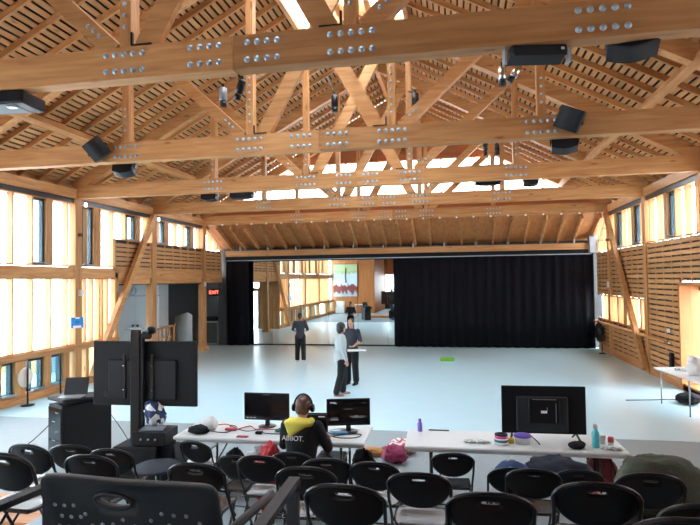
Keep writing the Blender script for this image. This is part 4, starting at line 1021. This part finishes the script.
crumple('black_hat', (-3.30, 6.80, TT-.003), (.13, .09, .10), 'cloth_black', 'black hat with a pale peak on the left end of the left table', 'hat', 23, .12)
crumple('white_bag', (-3.22, 6.97, TT-.003), (.10, .06, .16), 'paper', 'pale pointed paper bag behind the black hat', 'bag', 24, .1)
crumple('paper_heap', (-1.93, 7.2, TT-.003), (.10, .06, .03), 'paper', 'crumpled white paper behind the seated person\'s shoulder on the table', 'paper', 25)
# floor and under tables
crumple('pink_bag', (-.93, 8.25, -.003), (.18, .13, .24), 'cloth_pink', 'magenta pink bag on the floor between the two tables', 'bag', 31)
crumple('pink_scarf', (-.84, 8.75, -.003), (.22, .2, .18), 'pink_white_cloth', 'patterned pink and white cloth behind the pink bag', 'cloth', 32)
crumple('snack_bag', (-1.27, 8.62, -.003), (.17, .14, .10), 'pack_orange', 'orange snack bag on the floor beside the pink bag', 'bag', 33)
crumple('yellow_packet', (-.93, 9.15, -.003), (.10, .08, .10), 'pack_yellow', 'small yellow packet behind the pink bag', 'packet', 34)
pp = empty('loose_papers', (-1.02, 7.9, 0)); tag(pp, 'loose white papers lying on the floor between the tables', 'papers')
for k in range(4): MB().cbox((-.12+k*.085, .05*((-1)**k), .008+.006*k), (.10, .15, .004), RZm(.5*k) @ RX(.08)).obj('sheet', 'paper', pp)
crumple('red_jacket', (-2.14, 6.30, .0), (.17, .13, .74), 'cloth_red', 'bright red jacket under the left table beside the seated person', 'jacket', 41, .12, 4)
crumple('white_plastic_bags', (-2.56, 7.3, -.003), (.24, .16, .42), 'paper', 'white plastic bags heaped under the left table', 'bag', 42, .3, 4)
crumple('cream_bag', (-2.84, 7.55, -.003), (.12, .10, .20), 'paper_cream', 'small cream bag with a red mark under the left table', 'bag', 43, .25)
crumple('black_bag', (-3.0, 7.3, -.003), (.16, .12, .38), 'cloth_black', 'black bag under the left table at the left', 'bag', 44, .12)
crumple('blue_bag', (-4.05, 7.95, -.003), (.22, .12, .16), 'cloth_blue', 'blue bag on the floor behind the TV stand base', 'bag', 45)
crumple('white_cloth', (-3.72, 7.7, -.003), (.24, .14, .14), 'paper', 'white cloth on the floor beside the blue bag', 'cloth', 46)
crumple('dark_jumper', (-1.20, 7.35, -.003), (.16, .14, .42), 'cloth_black', 'black jumper hanging down at the right end of the left table', 'clothes', 47, .12)
block('computer_box', (-1.62, 7.1, .22), (.36, .42, .44), 'black_matte', 'black computer tower under the left table before the seated person', 'computer', bev=.02)
bp_ = empty('backpack', (.55, 6.10, .47)); tag(bp_, 'dark blue backpack resting on a folding chair under the right table', 'backpack')
MB().ball((0, 0, .15), (.20, .13, .17), 18, 12, .05, seed=51).ball((.08, -.04, .12), (.11, .10, .12), 12, 8, .08, seed=52).obj('bag', 'cloth_blue', bp_)
MB().tube([(-.12, -.10, .22), (-.04, -.17, .30), (.08, -.17, .27), (.18, -.14, .12), (.22, -.10, .0)], .014, 6).obj('strap', 'foam_blue', bp_); MB().tube([(-.05, 0, .31), (0, 0, .35), (.05, 0, .31)], .010, 6).obj('handle', 'cable_white', bp_)
crumple('black_coat', (1.02, 6.22, .46), (.34, .15, .34), 'cloth_navy', 'long black coat heaped on the chairs under the big monitor', 'coat', 53, .12, 6)
crumple('patterned_cloth', (1.40, 5.95, .40), (.20, .16, .20), 'pink_white_cloth', 'pink and white patterned cloth hanging beside the red backpack', 'cloth', 54, .2, 4)
rp_ = empty('backpack', (1.66, 7.1, 0)); tag(rp_, 'maroon red backpack standing on the floor under the right table end', 'backpack')
MB().ball((0, 0, .30), (.20, .14, .30), 18, 12, .05, seed=55).ball((0, -.10, .20), (.15, .08, .17), 14, 8, .05, seed=56).obj('bag', 'cloth_maroon', rp_)
for sx in (-.09, .09): MB().tube([(sx, -.02, .58), (sx*1.2, -.15, .46), (sx*1.3, -.17, .2), (sx*1.2, -.12, .05)], .014, 6).obj('strap', 'cloth_black', rp_)
crumple('olive_coat', (1.33, 4.50, .94), (.30, .13, .40), 'cloth_olive', 'olive green coat draped over the chair at the right', 'coat', 57, .08, 6)

block('foam_roller', (-.29, 18.62, .06), (.46, .16, .12), 'foam_green', 'bright green foam block on the pale floor before the black curtain', 'block', bev=.03)
# clutter on the right edge table
crumple('white_bag', (4.62, 12.0, .745), (.16, .14, .34), 'paper', 'tall white plastic bag on the cluttered table at the right edge', 'bag', 61, .2, 4)
bottle((4.72, 11.62, .748), .05, .26, 'cloth_teal', 'foam_green', 'green bottle on the cluttered table at the right edge')
crumple('paper_pile', (4.60, 12.55, .745), (.18, .12, .06), 'mixed_clutter', 'pile of papers and wires at the far end of the right edge table', 'papers', 62)
crumple('tissue_box', (4.82, 11.8, .745), (.10, .10, .22), 'paper_cream', 'cream packet beside the green bottle', 'packet', 63)
crumple('black_duffel', (4.80, 12.9, -.003), (.22, .26, .22), 'cloth_black', 'black bag on the floor under the table at the right edge', 'bag', 64, .12)
cable([(3.6, 13.1, .008), (4.2, 13.2, .008), (4.6, 13.3, .008), (5.0, 13.1, .008)], .010, 'cable_black', 'black cable on the floor by the right wall')
crumple('hanging_cables', (5.10, 21.6, .35), (.10, .35, .62), 'cable_black', 'bundle of dark cables and gear at the far right corner under the rail', 'cables', 65, .25, 5)
st = empty('mic_stand', (5.02, 20.9, 0)); tag(st, 'thin black stand leaning at the far right corner by the low window', 'stand')
MB().tube([(0, 0, .0), (0, 0, 1.05)], .012, 6).obj('pole', 'black_metal', st); MB().tube([(0, .25, 1.05), (.02, -.3, 1.62)], .010, 6).obj('boom', 'black_metal', st); MB().lathe([(.12, 0), (.12, .02), (.02, .03)], 16).obj('base', 'black_metal', st)

# ---- reflected furniture beside the seating, seen only in the mirror
pa = empty('painting', (-8.72, .63, 2.65)); tag(pa, 'large painting of a tree above red chairs, seen in the mirror', 'painting')
MB().box(-.98, .98, 0, .04, -1.30, 1.30).obj('canvas', 'painted_canvas', pa)
for a_ in ((-1.0, -.98, -1.32, 1.32), (.98, 1.0, -1.32, 1.32), (-1.0, 1.0, 1.30, 1.32), (-1.0, 1.0, -1.32, -1.30)): MB().box(a_[0], a_[1], 0, .05, a_[2], a_[3]).obj('frame_edge', 'window_dark', pa)
tk = MB(); tk.tube([(0.05, .045, -.2), (.0, .045, .4), (.06, .045, 1.0)], .05, 6).obj('tree_trunk', 'hair_brown', pa)
st2 = empty('side_table', (-7.4, 1.3, 0)); tag(st2, 'small white side table below the painting, seen in the mirror', 'table')
MB().cbox((0, 0, .72), (.9, .5, .04), None, .01).obj('tabletop', 'white_plastic', st2)
for sx in (-.4, .4):
    for sy in (-.2, .2): MB().tube([(sx, sy, .7), (sx, sy, 0)], .015, 6).obj('leg', 'grey_steel', st2)
eb = empty('easel_board', (-9.0, 1.6, 0)); tag(eb, 'pale leaning display board by the left windows, seen in the mirror', 'board')
MB().cbox((0, 0, .55), (.7, .03, .95), RX(R_(12)), .01).obj('board', 'white_paint', eb); MB().beam((-.3, -.1, 0), (-.3, .1, 1.0), .03, .03).obj('leg', 'fir_z', eb); MB().beam((.3, -.1, 0), (.3, .1, 1.0), .03, .03).obj('leg', 'fir_z', eb)

# ================================================================ PEOPLE
def bake(mb, name, mat, parent, voxel, smooth=6):
    """join the overlapping tapered volumes of mb into one continuous surface"""
    me = mb.mesh(name+'_src', mat); o = bpy.data.objects.new(name+'_src', me); scene.collection.objects.link(o)
    r = o.modifiers.new('r', 'REMESH'); r.mode = 'VOXEL'; r.voxel_size = voxel; r.use_smooth_shade = True
    if smooth: s = o.modifiers.new('s', 'SMOOTH'); s.iterations = smooth; s.factor = .5
    dg = bpy.context.evaluated_depsgraph_get(); m2 = bpy.data.meshes.new_from_object(o.evaluated_get(dg))
    bpy.data.objects.remove(o); bpy.data.meshes.remove(me); m2.name = name
    m2.materials.clear(); m2.materials.append(MATS[mat])
    return link(name, m2, parent)
def limb(m_, pts, rs, n_=12):
    m_.tube(pts, rs, n_)
    for p, r in zip(pts, rs): m_.ball(p, r, 12, 8)
def torso_loft(m_, rows, n_=20):
    vs = []; fs = []
    for (cx, cy, z, rx, ry) in rows:
        for k in range(n_): a = 2*math.pi*k/n_; vs.append((cx+rx*math.cos(a), cy+ry*math.sin(a), z))
    for i in range(len(rows)-1):
        for k in range(n_): j = (k+1) % n_; fs.append((i*n_+k, i*n_+j, (i+1)*n_+j, (i+1)*n_+k))
    fs.append(tuple(range(n_-1, -1, -1))); fs.append(tuple((len(rows)-1)*n_+k for k in range(n_))); m_.add(vs, fs, True)
def lerp(a, b, t): return Vector(a)*(1-t)+Vector(b)*t
def hand(m_, wrist, direction, palm_n, side, curl=.5):
    d = Vector(direction).normalized(); n_ = Vector(palm_n); n_ = (n_-d*n_.dot(d)).normalized(); s_ = d.cross(n_)*side
    w = Vector(wrist)
    for k in range(4):
        off = (k-1.5)*.0185; a = w+d*.015+s_*off*.7; b = w+d*.085+s_*off
        limb(m_, [a, b], [.013, .0115], 8)
        L = (.068, .078, .072, .056)[k]; c1 = b+d*L*.42+n_*L*.16*curl; c2 = c1+d*L*.28*(1-curl*.4)+n_*L*.3*curl; c3 = c2+d*L*.22*(1-curl*.7)+n_*L*.34*curl
        limb(m_, [b, c1, c2, c3], [.0105, .0095, .0085, .0072], 8)
    t0 = w+d*.02-s_*.022; t1 = t0+d*.035-s_*.028+n_*.008; t2 = t1+d*.028-s_*.006+n_*.012
    limb(m_, [t0, t1, t2], [.013, .0105, .0085], 8)
def head(m_, c, yaw=0., pitch=0.):
    R0 = RZm(yaw) @ RX(pitch); P = lambda x, y, z: Vector(c)+R0 @ Vector((x, y, z))
    m_.ball(P(0, -.005, .025), (.074, .092, .098), 20, 14, rot=R0)       # cranium
    m_.ball(P(0, .030, -.045), (.055, .062, .072), 16, 10, rot=R0)       # face and jaw
    m_.ball(P(0, .070, -.095), (.022, .018, .018), 10, 8, rot=R0)        # chin
    limb(m_, [P(0, .088, .005), P(0, .108, -.028)], [.010, .015], 8)     # nose
    m_.ball(P(0, .088, -.062), (.024, .010, .009), 10, 6, rot=R0)        # lips
    for s_ in (-1, 1):
        m_.ball(P(s_*.078, -.005, -.015), (.010, .020, .032), 10, 8, rot=R0); m_.ball(P(s_*.032, .078, .022), (.022, .012, .008), 8, 6, rot=R0)
    return P, R0
def face(parent, P, R0):
    e = MB(); b_ = MB(); l_ = MB()
    for s_ in (-1, 1):
        e.ball(P(s_*.030, .0800, -.002), (.013, .010, .008), 12, 8, rot=R0); b_.tube([P(s_*.014, .0915, .020), P(s_*.03, .0905, .026), P(s_*.046, .080, .020)], .0035, 6)
    e.obj('eyes', 'hair_black', parent); b_.obj('eyebrows', 'hair_black', parent); l_.tube([P(-.024, .090, -.061), P(0, .100, -.063), P(.024, .090, -.061)], .0035, 6); l_.obj('mouth', 'can_red', parent)
def person(loc, rz, s, label, arms, top, trousers, hair='bob', legs=None, lean=0., head_yaw=0., head_pitch=0., hem=.86, sleeve=1., top_r=1., barefoot=False, seated=False):
    """local frame: faces +y, feet at z=0, 1.70 m tall before scale"""
    t = empty('person', loc, rz); t.scale = (s, s, s); tag(t, label, 'person')
    hipz = .92 if not seated else .50; dz = hipz-.92
    B = lambda x, y, z: Vector((x, y+(z-.92)*lean, z+dz)) if z > .92 else Vector((x, y, z+dz))
    sh = [B(-.175, -.01, 1.40), B(.175, -.01, 1.40)]
    neck = B(0, -.01, 1.46); hc = B(0, .03, 1.60)
    rows = [(0, 0, .84, .150, .105), (0, 0, .93, .165, .112), (0, .0, 1.06, .130, .095), (0, 0, 1.20, .150, .105), (0, -.005, 1.32, .165, .105), (0, -.01, 1.41, .130, .080), (0, -.01, 1.46, .06, .06)]
    rr_ = [(B(a, b, c).x, B(a, b, c).y, B(a, b, c).z, d, e) for a, b, c, d, e in rows]
    if legs is None: legs = [[(-.09, 0, .90), (-.105, .02, .48), (-.11, -.02, .08)], [(.09, 0, .90), (.105, .03, .48), (.115, -.01, .08)]]
    body = MB(); torso_loft(body, rr_)
    limb(body, [neck-Vector((0, 0, .04)), neck+Vector((0, .01, .06))], [.056, .050]); P, R0 = head(body, hc, head_yaw, head_pitch)
    for i, (el, wr, hd, pn) in enumerate(arms):
        el, wr = Vector(el), Vector(wr); limb(body, [sh[i], lerp(sh[i], el, .5), el, lerp(el, wr, .4), wr], [.050, .043, .036, .036, .024]); hand(body, wr, hd, pn, 1 if i else -1)
    for i, L in enumerate(legs):
        a, b, c = map(Vector, L); limb(body, [a, lerp(a, b, .5), b, lerp(b, c, .35), c], [.088, .072, .052, .054, .036])
        limb(body, [c+Vector((0, -.03, -.035)), c+Vector((0, .09, -.045)), c+Vector((0, .17, -.055))], [.034, .032, .024], 10)
    bo = bake(body, 'body', 'skin', t, .0085, 3); face(bo, P, R0)
    g = MB()                                           # top garment
    torso_loft(g, [(x, y, z, (a+.014)*top_r, (b+.016)*top_r) for (x, y, z, a, b) in rr_ if z-dz > hem-.03]); 
    if hem < .84: limb(g, [B(-.06, 0, hem+.04), B(.06, 0, hem+.04)], [.115, .115])
    for i, (el, wr, hd, pn) in enumerate(arms):
        el, wr = Vector(el), Vector(wr)
        if sleeve >= 1: limb(g, [sh[i], lerp(sh[i], el, .5), el, lerp(el, wr, .5), lerp(el, wr, .93)], [.064*top_r, .056*top_r, .050*top_r, .046*top_r, .038*top_r])
        else: limb(g, [sh[i], lerp(sh[i], el, .5), lerp(sh[i], el, .95)], [.064, .060, .056])
    tp = bake(g, 'top', top, t, .012, 4)
    q = MB()
    torso_loft(q, [(rr_[0][0], rr_[0][1], rr_[0][2], .160, .118), (rr_[1][0], rr_[1][1], rr_[1][2]+.03, .172, .122)])
    for L in legs:
        a, b, c = map(Vector, L); limb(q, [a, lerp(a, b, .5), b, lerp(b, c, .5), lerp(b, c, .92)], [.108, .100, .088, .086, .082])
    bake(q, 'trousers', trousers, t, .014, 4)
    for L in legs:
        if barefoot: continue
        c = Vector(L[2]); f = MB(); limb(f, [c+Vector((0, -.035, -.030)), c+Vector((0, .09, -.040)), c+Vector((0, .17, -.050))], [.044, .041, .032], 10); f.box(c.x-.038, c.x+.038, c.y-.07, c.y+.19, c.z-.080, c.z-.066)
        bake(f, 'shoe', 'white_plastic' if barefoot is None else 'cloth_black', t, .009, 2)
    h = MB()
    if hair == 'bob':
        h.ball(P(0, -.022, .045), (.098, .108, .100), 18, 12, .04, R0, 1); h.ball(P(0, -.06, -.04), (.095, .068, .10), 16, 10, .05, R0, 2)
        for s_ in (-1, 1): h.ball(P(s_*.074, -.020, -.03), (.022, .045, .075), 12, 8, .05, R0, 3)
    elif hair == 'seated':
        h.ball(P(0, -.020, .030), (.086, .098, .090), 20, 14, .05, R0, 1); h.ball(P(0, -.050, -.035), (.080, .055, .060), 16, 10, .10, R0, 2); h.ball(P(.02, -.09, .02), (.045, .03, .05), 12, 8, .12, R0, 4)
    elif hair == 'short':
        h.ball(P(0, -.022, .042), (.082, .092, .088), 18, 12, .03, R0, 1); h.ball(P(0, -.058, -.005), (.068, .045, .060), 14, 10, .03, R0, 2)
    elif hair == 'bun':
        h.ball(P(0, -.022, .045), (.083, .094, .090), 18, 12, .03, R0, 1); h.ball(P(0, -.09, .03), (.035, .035, .04), 12, 8, .08, R0, 2); h.ball(P(0, -.05, -.03), (.060, .05, .055), 12, 8, .05, R0, 2)
    bake(h, 'hair', 'hair_black' if not seated else 'hair_brown', t, .010, 2)
    return t, P, R0, B
# standing, back to the camera, arms slightly bent in front
person((-5.08, 17.95, 0), R_(8), .935, 'person in dark slate T-shirt and black trousers standing with back turned, near the mirror',
       [((-.265, .00, 1.14), (-.16, .15, 1.06), (.7, .5, 0), (0, -.2, -1)), ((.265, .00, 1.14), (.18, .17, 1.08), (-.7, .5, 0), (0, -.2, -1))],
       'cloth_slate', 'cloth_black', 'bun', sleeve=0, head_pitch=-.15, barefoot=None)
# standing in profile in the loose grey top
person((-2.66, 12.85, 0), R_(-62), .985, 'barefoot person with dark bobbed hair in light grey top and black trousers, in profile',
       [((-.22, .02, 1.12), (-.18, .12, .90), (0, .3, -1), (.3, .2, 0)), ((.24, -.03, 1.12), (.27, .06, .86), (0, .2, -1), (-1, 0, 0))],
       'cloth_grey', 'cloth_black', 'bob', hem=.74, top_r=1.16, head_yaw=.1, barefoot=True,
       legs=[[(-.09, 0, .90), (-.12, .08, .48), (-.13, .08, .08)], [(.09, 0, .90), (.11, -.04, .48), (.12, -.16, .08)]])
# facing the camera behind, looking down at a board
t3, P3, _, _ = person((-2.66, 14.25, 0), R_(165), .985, 'person in navy T-shirt facing the camera, holding a pale board behind the grey-clad one',
       [((-.26, .02, 1.14), (-.16, .24, 1.02), (.3, 1, 0), (0, 0, 1)), ((.26, .02, 1.14), (.14, .25, 1.02), (-.3, 1, 0), (0, 0, 1))],
       'cloth_slate', 'cloth_black', 'short', sleeve=0, head_pitch=-.25)
hb_ = block('pale_board', (-2.46, 13.86, .93), (.46, .30, .025), 'white_plastic', 'pale flat board held by the person in the navy T-shirt', 'board', bev=.006, rot=RZm(.2))
# seated at the left table
t4, P4, R4, B4 = person((-1.76, 6.20, 0), R_(-4), 1.05, 'person seated at the left table in black hoodie with yellow hood and headphones, back turned',
       [((-.25, .13, .74), (-.16, .40, .78), (.2, 1, 0), (0, 0, -1)), ((.27, .12, .74), (.17, .38, .78), (-.1, 1, 0), (0, 0, -1))],
       'cloth_black', 'cloth_black', 'seated', seated=True, lean=.10, hem=.88, top_r=1.12, barefoot=None, head_pitch=-.08,
       legs=[[(-.10, .0, .50), (-.13, .42, .50), (-.13, .40, .08)], [(.10, .0, .50), (.14, .42, .50), (.15, .44, .08)]])
hd = MB()
nk = B4(0, -.02, 1.43)
for k in range(13):                                    # folded collar of the hood round the neck, thick at the back
    a_ = math.pi*(1.0+k/12); hd.ball((nk.x+.115*math.cos(a_), nk.y+.085*math.sin(a_)-.01, nk.z+.045-.02*abs(math.cos(a_))), (.042, .042, .05), 12, 8)
for k in range(9):                                     # hanging point of the hood, swung to the left
    t_ = k/8; hd.ball((nk.x-.02-.07*t_, nk.y-.095-.02*t_, nk.z+.03-.11*t_), (.125*(1-t_)+.028, .045*(1-t_)+.022, .05), 16, 8)
bake(hd, 'hood', 'cloth_yellow', t4, .010, 4)
lo_ = text('ABBOT.', .072, 'paper', t4, (-.03, -.168, .90), (math.pi/2-.10, 0, 0), .002)
cs = MB(); arc = [P4((.106)*math.cos(math.pi*k/14), -.01, .0+.135*math.sin(math.pi*k/14)) for k in range(15)]
cs.tube(arc, .011, 8); hpo = cs.obj('headband', 'black_plastic', t4)
for s_ in (-1, 1): MB().lathe([(.012, -.016), (.040, -.014), (.044, 0), (.040, .014), (.012, .016)], 18, P4(s_*.108, -.008, -.012), RY(math.pi/2)).obj('ear_cup', 'black_plastic', t4)
